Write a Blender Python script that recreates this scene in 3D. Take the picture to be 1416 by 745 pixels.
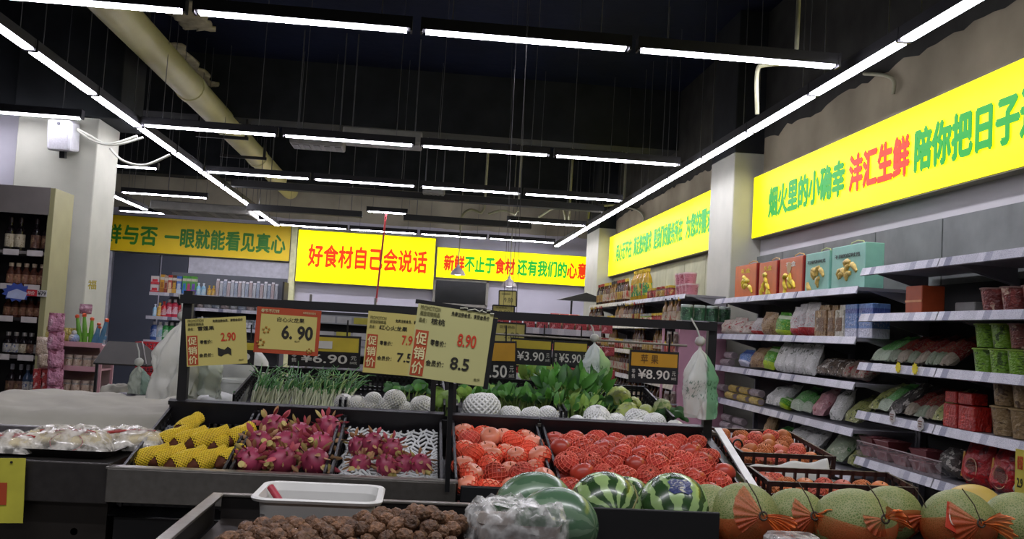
import bpy, math, random
from mathutils import Vector, Matrix, noise
for o in list(bpy.data.objects): bpy.data.objects.remove(o)
S = bpy.context.scene; COL = S.collection
PI = math.pi; rnd = random.Random(11)
# ---------------------------------------------------------------- camera, world, exposure
FPX, CX, CY, CAMZ = 1340.0, 708.0, 372.5, 1.55
_y, _p, _r = .0913, .0645, -.05726
FWD = Vector((math.sin(_y)*math.cos(_p), math.cos(_y)*math.cos(_p), math.sin(_p)))
_rt = Vector((math.cos(_y), -math.sin(_y), 0)); _dn = FWD.cross(_rt)
RT = _rt*math.cos(_r) + _dn*math.sin(_r); DN = -_rt*math.sin(_r) + _dn*math.cos(_r)
cam = bpy.data.cameras.new('camera'); camo = bpy.data.objects.new('camera', cam); COL.objects.link(camo)
m = Matrix((RT, -DN, -FWD)).transposed().to_4x4(); m.translation = (0, 0, CAMZ); camo.matrix_world = m
cam.sensor_width = 36; cam.lens = 36*FPX/1416; cam.clip_start = .05; cam.clip_end = 100
S.camera = camo
S.view_settings.view_transform = 'Standard'; S.view_settings.look = 'None'
S.view_settings.exposure = 0.12; S.view_settings.gamma = 1; S.view_settings.use_curve_mapping = False
S.cycles.use_denoising = True; S.cycles.max_bounces = 6; S.cycles.transparent_max_bounces = 12
S.cycles.sample_clamp_indirect = 4
W = bpy.data.worlds.new('world'); S.world = W; W.use_nodes = True
W.node_tree.nodes['Background'].inputs[0].default_value = (.8, .85, 1, 1)
W.node_tree.nodes['Background'].inputs[1].default_value = .03
TUBE_POWER = 38.0      # radiance of the LED tubes
FILL_ROW = 70.0         # watts of one added area light outside the frame
SIGN_POWER = 1.4       # radiance of the lit signs

for _y0 in (2.05, -1.6):             # added area lights that brighten the foreground, standing in for unseen ceiling lamp rows
    _l = bpy.data.lights.new('fill_row', 'AREA'); _l.shape = 'RECTANGLE'; _l.size = 5.2; _l.size_y = .07; _l.energy = FILL_ROW; _l.color = (.95, .93, 1)
    _o = bpy.data.objects.new('fill_row', _l); COL.objects.link(_o); _o.location = (-.1, _y0, 3.3)
def at(px, py, X=None, Y=None, Z=None):
    d = RT*((px-CX)/FPX) + DN*((py-CY)/FPX) + FWD
    t = X/d.x if X is not None else Y/d.y if Y is not None else (Z-CAMZ)/d.z
    return Vector((0, 0, CAMZ)) + d*t
def on_slope(px, py, y0, z0, k):          # meets the tilted plane z = z0 + k (y - y0)
    d = RT*((px-CX)/FPX) + DN*((py-CY)/FPX) + FWD
    t = (z0 - k*y0 - CAMZ)/(d.z - k*d.y)
    return Vector((0, 0, CAMZ)) + d*t
# ---------------------------------------------------------------- materials
def C(h):
    h = h.lstrip('#'); v = [int(h[i:i+2], 16)/255 for i in (0, 2, 4)]
    return tuple(x/12.92 if x <= .04045 else ((x+.055)/1.055)**2.4 for x in v) + (1,)
_mats = {}
class NT:
    def __init__(s, name):
        s.m = bpy.data.materials.new(name); s.m.use_nodes = True; s.t = s.m.node_tree; s.N = s.t.nodes
        s.b = s.N['Principled BSDF']; s.out = s.N['Material Output']
    def n(s, typ, **kw):
        x = s.N.new(typ)
        for k, v in kw.items():
            if k in x.inputs.keys(): x.inputs[k].default_value = v
            else: setattr(x, k, v)
        return x
    def l(s, a, b): s.t.links.new(a, b)
    def co(s, which='Object'):
        if not hasattr(s, '_tc'): s._tc = s.n('ShaderNodeTexCoord')
        return s._tc.outputs[which]
    def noise(s, scale, detail=3, which='Object', vec=None):
        x = s.n('ShaderNodeTexNoise'); x.inputs['Scale'].default_value = scale; x.inputs['Detail'].default_value = detail
        s.l(vec or s.co(which), x.inputs['Vector']); return x.outputs['Fac']
    def ramp(s, fac, stops, const=False):
        x = s.n('ShaderNodeValToRGB'); e = x.color_ramp.elements
        if const: x.color_ramp.interpolation = 'CONSTANT'
        while len(e) < len(stops): e.new(.5)
        for i, (p, c) in enumerate(stops): e[i].position = p; e[i].color = c
        s.l(fac, x.inputs['Fac']); return x.outputs['Color']
    def mix(s, fac, a, b, mode='MIX'):
        x = s.n('ShaderNodeMix', data_type='RGBA', blend_type=mode)
        for v, i in ((fac, 0), (a, 6), (b, 7)):
            if hasattr(v, 'is_linked'): s.l(v, x.inputs[i])
            else: x.inputs[i].default_value = v
        return x.outputs[2]
    def bump(s, h, strength=.3, dist=.01):
        x = s.n('ShaderNodeBump'); x.inputs['Strength'].default_value = strength; x.inputs['Distance'].default_value = dist
        s.l(h, x.inputs['Height']); s.l(x.outputs[0], s.b.inputs['Normal'])
    def fin(s, col, rough=.5, metal=0, spec=.5, coat=0):
        if hasattr(col, 'is_linked'): s.l(col, s.b.inputs['Base Color'])
        else: s.b.inputs['Base Color'].default_value = col
        s.b.inputs['Roughness'].default_value = rough; s.b.inputs['Metallic'].default_value = metal
        s.b.inputs['Specular IOR Level'].default_value = spec; s.b.inputs['Coat Weight'].default_value = coat
        return s.m
def sc(c, f): return tuple(min(1, x*f) for x in c[:3]) + (1,)
def M(name, col, rough=.5, metal=0, var=.12, scale=12, bump=0, spec=.5, coat=0, rndv=0, emit=0):
    if name in _mats: return _mats[name]
    t = NT(name); c = C(col)
    f = t.noise(scale)
    k = t.ramp(f, [(.3, sc(c, 1-var)), (.7, sc(c, 1+var))])
    if rndv:
        oi = t.n('ShaderNodeObjectInfo'); h = t.n('ShaderNodeHueSaturation')
        mr = t.n('ShaderNodeMapRange'); t.l(oi.outputs['Random'], mr.inputs[0]); mr.inputs[3].default_value = 1-rndv; mr.inputs[4].default_value = 1+rndv
        t.l(mr.outputs[0], h.inputs['Value']); t.l(k, h.inputs['Color']); k = h.outputs[0]
    if bump: t.bump(f, bump)
    if emit:
        t.l(k, t.b.inputs['Emission Color']); t.b.inputs['Emission Strength'].default_value = emit
    _mats[name] = t.fin(k, rough, metal, spec, coat); return _mats[name]
def glow(name, col, power, col2=None):
    if name in _mats: return _mats[name]
    t = NT(name); f = t.noise(1.5, 2); c = C(col)
    k = t.ramp(f, [(.3, sc(c, .97)), (.7, c)])
    t.l(k, t.b.inputs['Emission Color']); t.b.inputs['Emission Strength'].default_value = power
    _mats[name] = t.fin(sc(c, .12), .5, 0, .2); return _mats[name]
def clear(name, col='#ffffff', fac=.25, rough=.1, diff=.3):
    if name in _mats: return _mats[name]
    t = NT(name); tr = t.n('ShaderNodeBsdfTransparent'); mx = t.n('ShaderNodeMixShader')
    f = t.noise(30, 2); r = t.ramp(f, [(.4, (fac*.4,)*3+(1,)), (.65, (min(1, fac*1.7),)*3+(1,))])
    t.l(r, mx.inputs[0]); t.l(tr.outputs[0], mx.inputs[1]); t.l(t.b.outputs[0], mx.inputs[2]); t.l(mx.outputs[0], t.out.inputs[0])
    t.bump(f, .5, .01); t.fin(C(col), rough, 0, .8); _mats[name] = t.m; return t.m
def pack(name, c1, c2, c3, scale=9, rough=.28, kind='patch'):       # printed packaging film
    if name in _mats: return _mats[name]
    t = NT(name); g = t.co('Generated')
    if kind == 'patch':
        v = t.n('ShaderNodeTexVoronoi'); v.inputs['Scale'].default_value = scale*.42; t.l(g, v.inputs['Vector'])
        s = t.n('ShaderNodeSeparateColor'); t.l(v.outputs['Color'], s.inputs[0])
        a = t.ramp(s.outputs[0], [(0, C(c1)), (.5, C(c2)), (.78, C(c3))], True)
        mp = t.n('ShaderNodeMapping'); mp.inputs['Scale'].default_value = (1, 1, 3.2); t.l(g, mp.inputs[0])
        n1 = t.ramp(t.noise(scale*.9, 2, vec=mp.outputs[0]), [(0, (0,)*3+(1,)), (.56, (.9,)*3+(1,))], True)
        k = t.mix(n1, a, C(c2 if kind == 'x' else c3)); k = t.mix(t.ramp(t.noise(scale*.35, 1, 'Generated'), [(.46, (0,)*3+(1,)), (.5, (1,)*3+(1,))]), C(c1), k)
    else:                                                          # bands from bottom to top
        s = t.n('ShaderNodeSeparateXYZ'); t.l(g, s.inputs[0])
        a = t.ramp(s.outputs[2], [(0, C(c2)), (.28, C(c1)), (.72, C(c3)), (.86, C(c1))], True)
        n1 = t.ramp(t.noise(scale*2, 3, 'Generated'), [(0, C(c1)), (.58, C(c2)), (.68, C(c3))], True)
        k = t.mix(t.ramp(s.outputs[2], [(.3, (0,)*3+(1,)), (.32, (.8,)*3+(1,)), (.66, (.8,)*3+(1,)), (.7, (0,)*3+(1,))]), a, n1)
    t.bump(t.noise(scale*1.3, 3, 'Generated'), .6, .02)
    _mats[name] = t.fin(k, rough, 0, .6); return _mats[name]
def paint_wall(name, low, high, z, amp=.22):                       # two tones meeting in a ragged line at height z
    t = NT(name); g = t.n('ShaderNodeNewGeometry'); s = t.n('ShaderNodeSeparateXYZ'); t.l(g.outputs['Position'], s.inputs[0])
    n = t.noise(2.2, 6, vec=g.outputs['Position']); ma = t.n('ShaderNodeMath', operation='MULTIPLY_ADD'); t.l(n, ma.inputs[0]); ma.inputs[1].default_value = amp*2; ma.inputs[2].default_value = -amp
    ad = t.n('ShaderNodeMath', operation='ADD'); t.l(s.outputs[2], ad.inputs[0]); t.l(ma.outputs[0], ad.inputs[1])
    gt = t.n('ShaderNodeMath', operation='GREATER_THAN'); t.l(ad.outputs[0], gt.inputs[0]); gt.inputs[1].default_value = z
    f = t.noise(1.2, 4, vec=g.outputs['Position'])
    a = t.ramp(f, [(.3, sc(C(low), .92)), (.7, sc(C(low), 1.06))]); b = t.ramp(f, [(.3, sc(C(high), .7)), (.7, sc(C(high), 1.3))])
    _mats[name] = t.fin(t.mix(gt.outputs[0], a, b), .85, 0, .2); return _mats[name]
def label_strip(name, axis=1):                                     # shelf edge strip filled with paper price tickets
    t = NT(name); g = t.n('ShaderNodeNewGeometry'); s = t.n('ShaderNodeSeparateXYZ'); t.l(g.outputs['Position'], s.inputs[0])
    cm = t.n('ShaderNodeCombineXYZ'); t.l(s.outputs[axis], cm.inputs[0]); 
    w = t.n('ShaderNodeTexWhiteNoise', noise_dimensions='1D'); q = t.n('ShaderNodeMath', operation='SNAP'); t.l(s.outputs[axis], q.inputs[0]); q.inputs[1].default_value = .062; t.l(q.outputs[0], w.inputs['W'])
    k = t.ramp(w.outputs['Value'], [(0, C('#a8a8ae')), (.4, C('#b9b9be')), (.74, C('#8c8e98')), (.84, C('#aeaeb4')), (.95, C('#6d7080'))], True)
    n = t.ramp(t.noise(260, 2, vec=g.outputs['Position']), [(.5, (1,)*3+(1,)), (.62, (.55, .55, .62, 1))])
    _mats[name] = t.fin(t.mix(1, k, n, 'MULTIPLY'), .35, 0, .5); return _mats[name]
# ---------------------------------------------------------------- mesh building
class MB:
    def __init__(s): s.v = []; s.f = []; s.mi = []; s.sm = []
    def add(s, vs, fs, mi=0, sm=False):
        o = len(s.v); s.v += [tuple(v) for v in vs]
        for f in fs: s.f.append(tuple(i+o for i in f)); s.mi.append(mi); s.sm.append(sm)
        return s
    def box(s, c, d, mi=0, rot=None):
        x, y, z = d[0]/2, d[1]/2, d[2]/2
        vs = [Vector((a*x, b*y, e*z)) for e in (-1, 1) for b in (-1, 1) for a in (-1, 1)]
        if rot: vs = [rot @ v for v in vs]
        c = Vector(c)
        return s.add([v+c for v in vs], [(0, 2, 3, 1), (4, 5, 7, 6), (0, 1, 5, 4), (2, 6, 7, 3), (0, 4, 6, 2), (1, 3, 7, 5)], mi)
    def bar(s, a, b, w, h=None, mi=0):
        a, b = Vector(a), Vector(b); d = b-a; L = d.length; z = d.normalized()
        up = Vector((0, 0, 1)) if abs(z.z) < .95 else Vector((0, 1, 0))
        x = z.cross(up).normalized(); y = x.cross(z)
        return s.box((a+b)/2, (w, h or w, L), mi, Matrix((x, y, z)).transposed())
    def tube(s, pts, r, n=8, mi=0, closed=True):
        P = [Vector(p) for p in pts]; vs = []; fs = []; x = None
        for i, p in enumerate(P):
            d = (P[min(i+1, len(P)-1)]-P[max(i-1, 0)]).normalized()
            if x is None: x = d.orthogonal().normalized()
            else: x = (x - d*x.dot(d)).normalized()
            y = d.cross(x); rr = r[i] if isinstance(r, (list, tuple)) else r
            vs += [p + x*rr*math.cos(2*PI*k/n) + y*rr*math.sin(2*PI*k/n) for k in range(n)]
        for i in range(len(P)-1):
            fs += [(i*n+k, i*n+(k+1) % n, (i+1)*n+(k+1) % n, (i+1)*n+k) for k in range(n)]
        s.add(vs, fs, mi, True)
        if closed:
            s.add(vs[:n], [tuple(range(n-1, -1, -1))], mi); s.add(vs[-n:], [tuple(range(n))], mi)
        return s
    def lathe(s, prof, n=16, mi=0, c=(0, 0, 0), sm=True, sx=1, sy=1):     # prof: (r, z[, mi])
        c = Vector(c); vs = []
        for p in prof: vs += [c+Vector((p[0]*sx*math.cos(2*PI*k/n), p[0]*sy*math.sin(2*PI*k/n), p[1])) for k in range(n)]
        for i in range(len(prof)-1):
            mm = prof[i][2] if len(prof[i]) > 2 else mi
            s.add(vs[i*n:(i+2)*n], [(k, (k+1) % n, n+(k+1) % n, n+k) for k in range(n)], mm, sm)
        return s
    def grid(s, fn, nu, nv, mi=0, sm=True, wrap=False):
        vs = [fn(i/nu, j/nv) for j in range(nv+1) for i in range(nu+(0 if wrap else 1))]; w = nu+(0 if wrap else 1)
        fs = [(j*w+i, j*w+(i+1) % w, (j+1)*w+(i+1) % w, (j+1)*w+i) for j in range(nv) for i in range(nu)]
        return s.add(vs, fs, mi, sm)
    def ball(s, c, r, n=16, k=10, mi=0, fn=None, rot=None):
        c = Vector(c); r = r if isinstance(r, (tuple, list)) else (r, r, r)
        def g(u, v):
            a, b = 2*PI*u, PI*(v-.5); d = Vector((math.cos(b)*math.cos(a), math.cos(b)*math.sin(a), math.sin(b)))
            p = Vector((d.x*r[0], d.y*r[1], d.z*r[2]))*(fn(d) if fn else 1)
            return c + (rot @ p if rot else p)
        return s.grid(g, n, k, mi, True, True)
    def prism(s, poly, y0, y1, mi=0):                               # outline in x,z pushed along y
        n = len(poly)
        s.add([(x, y0, z) for x, z in poly], [tuple(range(n))], mi); s.add([(x, y1, z) for x, z in poly], [tuple(range(n-1, -1, -1))], mi)
        return s.add([(x, y0, z) for x, z in poly]+[(x, y1, z) for x, z in poly], [(i, n+i, n+(i+1) % n, (i+1) % n) for i in range(n)], mi)
    def mesh(s, name, mats):
        me = bpy.data.meshes.new(name); me.from_pydata(s.v, [], s.f)
        for m in (mats if isinstance(mats, (list, tuple)) else [mats]): me.materials.append(m)
        me.polygons.foreach_set('material_index', s.mi); me.polygons.foreach_set('use_smooth', s.sm); me.update(); return me
    def build(s, name, mats, parent=None, loc=None, rot=None, bevel=0):
        return put(s.mesh(name, mats), name, parent, loc, rot, bevel)
def put(me, name, parent=None, loc=None, rot=None, bevel=0):
    o = bpy.data.objects.new(name, me); COL.objects.link(o); o.parent = parent
    if loc is not None: o.location = loc
    if rot is not None: o.rotation_euler = rot
    if bevel:
        b = o.modifiers.new('bevel', 'BEVEL'); b.width = bevel; b.segments = 2; b.limit_method = 'ANGLE'
    return o
def tag(o, label=None, cat=None, group=None, kind=None):
    for k, v in (('label', label), ('category', cat), ('group', group), ('kind', kind)):
        if v: o[k] = v
    return o
def thing(name, label, cat, loc=(0, 0, 0), rz=0, group=None, rot=None):
    o = bpy.data.objects.new(name, None); COL.objects.link(o); o.empty_display_size = .05
    o.location = loc; o.rotation_euler = rot or (0, 0, rz); return tag(o, label, cat, group)
def struct(o): o['kind'] = 'structure'; return o
def dup(root, loc, rot=None, label=None, group=None, scale=None):
    r = root.copy(); COL.objects.link(r); r.location = loc
    if rot is not None: r.rotation_euler = rot
    if scale: r.scale = scale if isinstance(scale, (tuple, list)) else (scale,)*3
    if label: r['label'] = label
    if group: r['group'] = group
    for ch in list(root.children):
        c = ch.copy(); COL.objects.link(c); c.parent = r
        for g in list(ch.children):
            d = g.copy(); COL.objects.link(d); d.parent = c
    return r
class Proto:                                                        # first use is the thing itself, later uses are copies
    def __init__(s, root): s.r = root; s.used = False
    def __call__(s, loc, rot=None, label=None, group=None, scale=None):
        if s.used: return dup(s.r, loc, rot, label, group, scale)
        s.used = True; r = s.r; r.location = loc
        if rot is not None: r.rotation_euler = rot
        if scale: r.scale = scale if isinstance(scale, (tuple, list)) else (scale,)*3
        if label: r['label'] = label
        if group: r['group'] = group
        return r
ORD = ('first second third fourth fifth sixth seventh eighth ninth tenth eleventh twelfth thirteenth fourteenth fifteenth sixteenth seventeenth '
       'eighteenth nineteenth twentieth').split()
ORD += ['twenty-'+x for x in ORD[:9]] + ['thirtieth'] + ['thirty-'+x for x in ORD[:9]] + ['fortieth'] + ['forty-'+x for x in ORD[:9]]
_txt = {}
def text(parent, body, o, r, u, w, h, mat, name='lettering', bold=.012, depth=.002):
    """lettering filling the w x h rectangle with lower left corner o, reading along r with up u"""
    o, r, u = Vector(o), Vector(r).normalized(), Vector(u).normalized(); nrm = r.cross(u)
    key = body
    if key not in _txt:
        cu = bpy.data.curves.new('t', 'FONT'); cu.body = body; cu.resolution_u = 3; cu.extrude = .5; ob = bpy.data.objects.new('t', cu)
        me = bpy.data.meshes.new_from_object(ob); bpy.data.objects.remove(ob)
        _txt[key] = ([v.co.copy() for v in me.vertices], [tuple(p.vertices) for p in me.polygons]); bpy.data.meshes.remove(me)
    vs, fs = _txt[key]
    x0, x1 = min(v.x for v in vs), max(v.x for v in vs); y0, y1 = min(v.y for v in vs), max(v.y for v in vs)
    b = MB(); k = 0                                                 # heavier strokes: the same outline laid down shifted a little
    for dx, dy in ((0, 0),) if bold < .004 else ((-bold, 0), (bold, 0), (0, -bold), (0, bold)):
        b.add([o + r*((v.x+dx-x0)/(x1-x0)*w) + u*((v.y+dy-y0)/(y1-y0)*h) + nrm*((v.z+.5)*depth*(1+.02*k)) for v in vs], fs); k += 1
    return b.build(name, mat, parent)
# ================================================================ the room
CEIL = 4.9
black_steel = M('black_steel', '#121214', .45, 0, .2, 20)
white_steel = M('white_steel', '#d9d8dc', .4, 0, .04)
steel = M('brushed_steel', '#8f8b84', .32, .9, .1, 40)
dark_steel = M('dark_steel', '#4a4745', .38, .75, .12, 30)
grey_wall = M('grey_wall', '#c4c3cb', .8, 0, .05, 3, .05, .2)
cream_paint = M('cream_paint', '#b3b4a6', .7, 0, .06, 4, .05, .2)
def slab(name, lo, hi, mat, kind=True, parent=None):
    b = MB(); b.box([(a+c)/2 for a, c in zip(lo, hi)], [c-a for a, c in zip(lo, hi)])
    o = b.build(name, mat, parent); return struct(o) if kind else o
t = NT('floor_tile'); g = t.n('ShaderNodeNewGeometry'); br = t.n('ShaderNodeTexBrick'); t.l(g.outputs['Position'], br.inputs['Vector'])
br.offset = 0; br.inputs['Scale'].default_value = 1; br.inputs['Brick Width'].default_value = .6; br.inputs['Row Height'].default_value = .6; br.inputs['Mortar Size'].default_value = .004
br.inputs['Color1'].default_value = C('#8f8c88'); br.inputs['Color2'].default_value = C('#86837f'); br.inputs['Mortar'].default_value = C('#55524f')
slab('floor', (-12, -1, -.1), (3.3, 19.6, 0), t.fin(br.outputs['Color'], .3))
t = NT('ceiling_paint'); k = t.ramp(t.noise(.9, 5), [(.3, C('#0b1124')), (.7, C('#151d36'))]); t.bump(t.noise(6, 4), .3, .03)
slab('ceiling', (-12, -1, CEIL), (3.4, 19.6, CEIL+.1), t.fin(k, .9, 0, .15))
beam_mat = M('beam_paint', '#26292b', .85, 0, .25, 3, .1, .2)
slab('trim_1', (-12, 12.6, 4.1), (3.3, 13.0, CEIL), beam_mat); slab('trim_2', (-12, 17.6, 4.0), (3.3, 18.0, CEIL), beam_mat)
slab('wall_right', (3.3, -1, 0), (3.45, 19.6, CEIL), paint_wall('right_wall_paint', '#b9b8b8', '#a39a82', 3.16, .03))  # upper tone raised to olive, with banner spill and bounced light painted in
slab('wall_back', (-12, 19.5, 0), (3.3, 19.65, CEIL), paint_wall('back_wall_paint', '#c6c4cf', '#a39d8b', 3.55, .05))  # upper tone raised too, standing in for bounced light
# the dark paint of the ceiling runs down the top of the right wall in a ragged edge
def ragged(name, X, y0, y1, zf, mat):
    b = MB(); n = 160; pts = []
    for i in range(n+1):
        y = y0+(y1-y0)*i/n
        pts.append((y, zf(y)+.10*noise.noise((y*1.3, 3, 0))+.05*noise.noise((y*5, 1, 2))+.03*noise.noise((y*14, 4, 2))))
    b.add([(X, y, z) for y, z in pts]+[(X, y, CEIL) for y, z in pts], [(i, i+1, n+2+i, n+1+i) for i in range(n)])
    return struct(b.build(name, mat))
ragged('trim_3', 3.295, 2, 19.5, lambda y: 3.62, M('dark_wall_paint', '#3a3a36', .85, 0, .3, 3, .1, .15))
# columns
def column(name, lo, hi, mat=cream_paint):
    b = MB(); b.box([(a+c)/2 for a, c in zip(lo, hi)], [c-a for a, c in zip(lo, hi)]); return struct(b.build(name, mat, bevel=.012))
column('trim_4', (3.0, 9.28, 0), (3.31, 10.05, 3.46)); column('trim_5', (3.0, 16.6, 0), (3.31, 17.8, 3.45))
column('trim_6', (3.0, 9.28, 3.46), (3.31, 10.05, CEIL), beam_mat); column('trim_7', (3.0, 16.6, 3.45), (3.31, 17.8, CEIL), beam_mat)
column('trim_8', (-3.95, 9.6, 0), (-3.2, 10.25, 3.38)); column('trim_9', (-3.98, 9.55, 3.38), (-3.0, 10.3, CEIL), beam_mat)
column('trim_10', (-2.62, 19.3, 0), (-2.5, 19.51, 3.42), M('pole_paint', '#cfcfa0', .6))
slab('wall_left', (-12, 9.75, 0), (-3.9, 9.95, 3.42), grey_wall)
slab('trim_11', (-12, 9.8, 3.42), (-3.98, 9.95, CEIL), beam_mat)
# dark roller panel under the left banner, pale trims round it
panel_mat = M('dark_panel', '#3a3f4b', .55, 0, .06, 2)
b = MB(); b.box((-5.55, 19.46, 1.33), (.86, .08, 2.66)); b.box((-4.83, 19.47, 1.33), (.50, .06, 2.66)); d1 = struct(b.build('door_1', panel_mat))
slab('trim_12', (-6.25, 19.42, 0), (-6.02, 19.5, 2.67), M('pale_trim', '#b9bac2', .6)); slab('trim_13', (-4.57, 19.44, 0), (-2.62, 19.5, 2.66), M('pale_trim', '#b9bac2'))
slab('wall_left_far', (-12, 17.0, 0), (-6.35, 17.1, CEIL), M('black_glass', '#1a1b20', .3))
# the right wall's grey backing panels above the shelves
b = MB(); y = 2.2
while y < 9.2: b.box((3.285, y+.455, 2.2), (.03, .9, .46)); y += .915
struct(b.build('trim_14', M('grey_board', '#666b67', .6, 0, .2, 5)))
b = MB(); y = 10.1
while y < 16.5: b.box((3.285, y+.455, 2.28), (.03, .9, .58)); y += .915
struct(b.build('trim_15', M('olive_board', '#a3a383', .6, 0, .2, 5)))
# dark screen below the right half of the back wall's banners
tv = thing('wall_screen', 'large switched-off black screen on the back wall under the banners', 'screen', (.77, 19.44, 2.28))
MB().box((0, 0, 0), (1.0, .06, .46)).build('screen', M('black_screen', '#101210', .15), tv)
b = MB(); b.box((0, -.01, .25), (1.1, .1, .05)); b.box((0, -.01, -.25), (1.1, .1, .05)); b.box((-.53, -.01, 0), (.05, .1, .5)); b.box((.53, -.01, 0), (.05, .1, .5)); b.build('frame', M('screen_frame', '#8d8a80', .5), tv)

# ================================================================ lit banners
YEL = glow('sign_yellow', '#fff200', SIGN_POWER); GRN = glow('sign_green', '#1fae3a', .9); RED = glow('sign_red', '#e8380c', .95)
SGRN = glow('sign_bright_green', '#22bb38', .9); ORED = glow('sign_orange_red', '#f23c08', .95)
alu = M('sign_edge', '#6c6a55', .5, .3)
def banner(label, lo, hi, face, faceax):
    c = [(a+b)/2 for a, b in zip(lo, hi)]; d = [b-a for a, b in zip(lo, hi)]
    r = thing('shop_banner', label, 'sign', c, group='yellow banners round the shop')
    MB().box((0, 0, 0), d).build('light_box', alu, r)
    f = list(d); f[faceax] = .006; o = [0, 0, 0]; o[faceax] = -d[faceax]/2-.003; f[(faceax+1) % 2] -= .02; f[2] -= .02
    MB().box(o, f).build('face', face, r); return r, Vector(c)
def lettering(root, c, body, p, r, u, w, h, mat, bold=.02): text(root, body, Vector(p)-c, r, u, w, h, mat, 'lettering', bold, .004)
U = Vector((0, 0, 1)); XW = 3.19
r, c = banner('big lit yellow banner with green and red lettering on the right wall above gift boxes', (3.2, 2.4, 2.595), (3.29, 9.25, 3.215), YEL, 0)
for body, x0, x1, mt in (('烟火里的小确幸', 1064, 1171, GRN), ('沣汇生鲜', 1174, 1259, RED), ('陪你把日子过', 1264, 1447, GRN)):
    y0, y1 = at(x0, 270, X=XW).y, at(x1, 150, X=XW).y
    lettering(r, c, body, (XW, y0, 2.76), (0, -1, 0), U, y0-y1, .27, mt, .042)
r, c = banner('lit yellow banner with narrow green lettering between the two right-hand columns', (3.2, 10.06, 2.6), (3.29, 16.58, 3.30), YEL, 0)
for body, x0, x1 in (('用心无不在', 852, 874), ('满足您的需求', 876, 901), ('是我们的服务所在', 903, 943), ('为您的需求', 947, 984)):
    y0, y1 = at(x0, 350, X=XW).y, at(x1, 330, X=XW).y
    lettering(r, c, body, (XW, y0, 2.82), (0, -1, 0), U, y0-y1, .28, SGRN, .034)
MUST = M('banner_mustard', '#f5d20c', .5, 0, .05, 2); DGRN = M('banner_dark_green', '#2f7f16', .5, 0, .05)
r, c = banner('unlit mustard yellow banner with dark green lettering left of the thin pole', (-6.6, 19.36, 2.68), (-2.63, 19.44, 3.385), MUST, 1)
for body, x0, x1 in (('新鲜与否', 119, 217), ('一眼就能看见真心', 228, 395)):
    a, e = at(x0, 330, Y=19.35).x, at(x1, 330, Y=19.35).x
    lettering(r, c, body, (a, 19.35, 2.83), (1, 0, 0), U, e-a, .37, DGRN, .03)
r, c = banner('tall lit yellow banner with orange lettering in the middle of the back wall', (-2.49, 19.3, 2.30), (.22, 19.4, 3.33), YEL, 1)
a, e = at(427, 350, Y=19.3).x, at(591, 350, Y=19.3).x; lettering(r, c, '好食材自己会说话', (a, 19.29, 2.62), (1, 0, 0), U, e-a, .43, ORED, .03)
r, c = banner('low lit yellow banner with red and green lettering above the dark wall screen', (.25, 19.34, 2.55), (3.4, 19.44, 3.165), YEL, 1)
for body, x0, x1, mt in (('新鲜', 614, 642, RED), ('不止于', 643, 684, SGRN), ('食材', 685, 712, RED), ('还有我们的', 716, 784, SGRN), ('心意', 785, 812, RED)):
    a, e = at(x0, 365, Y=19.33).x, at(x1, 365, Y=19.33).x; lettering(r, c, body, (a, 19.33, 2.705), (1, 0, 0), U, e-a, .31, mt, .04)

# ================================================================ LED tubes under the ceiling
LZ = 3.3; white_led = glow('led_white', '#f4f0ff', TUBE_POWER); led_case = M('led_case', '#26262a', .5, .4); wire_m = M('wire', '#6c6d70', .4, .6)
def tube_proto(L):
    r = thing('ceiling_tube_light', '', 'ceiling light', group='white LED tubes under the ceiling')
    b = MB(); b.box((0, 0, .042), (L, .075, .07)); b.box((-L/2-.004, 0, .035), (.012, .08, .085)); b.box((L/2+.004, 0, .035), (.012, .08, .085)); b.build('housing', led_case, r)
    MB().box((0, 0, 0), (L-.045, .066, .012)).build('diffuser', white_led, r)
    for x in (-L*.36, L*.36): MB().tube([(x, 0, .08), (x+.01, 0, CEIL-LZ-.002)], .0035, 5).build('suspension_wire', wire_m, r)
    return Proto(r)
TP = tube_proto(1.25); TS = tube_proto(.62)
def lamp(x, y, along_y, label, short=False): (TS if short else TP)((x, y, LZ), (0, 0, PI/2 if along_y else 0), label)
rows = (('nearest row', 5.7), ('second nearest row', 9.37), ('third nearest row', 12.13))
for nm, y in rows:
    for i, x in enumerate((-2.1, -.79, .53, 1.84)):
        lamp(x, y, 0, f'white LED tube, {ORD[i]} from the left in the {nm} across the ceiling')
for i, x in enumerate((1.9,)): lamp(x, 15.2, 0, 'white LED tube half hidden by a black tray near the far right line')
lamp(-.62, 15.2, 0, 'short white LED tube above the hanging red cord', True)
for i, x in enumerate((-2.1, -.79, .53, 1.84)): lamp(x, 18.35, 0, f'white LED tube, {ORD[i]} from the left in the row just before the back banners')
for k in range(12):
    lamp(2.6, 4.49+1.268*k, 1, f'white LED tube, {ORD[k]} from the camera in the long right line along the shelves')
for k in range(11):
    if k >= 1: lamp(-2.79, 4.93+1.3*k, 1, f'white LED tube, {ORD[k-1]} from the camera in the long left line along the pale pipe')
lamp(-3.87, 9.25, 0, 'white LED tube in front of the grey wall at the left edge')
lamp(-3.95, 12.18, 0, 'white LED tube just right of the cream column in the left bay')
lamp(-3.93, 14.9, 0, 'white LED tube crossing the left bay above the mustard banner')
for i, x in enumerate((-4.8, -3.5)): lamp(x, 17.7, 0, f'white LED tube, {ORD[i]} from the left in the far row over the mustard banner')
for i in range(2): lamp(-4.85, 15.35+1.28*i, 1, f'white LED tube running away in the left bay, {("nearer", "farther")[i]} of two')
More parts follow.
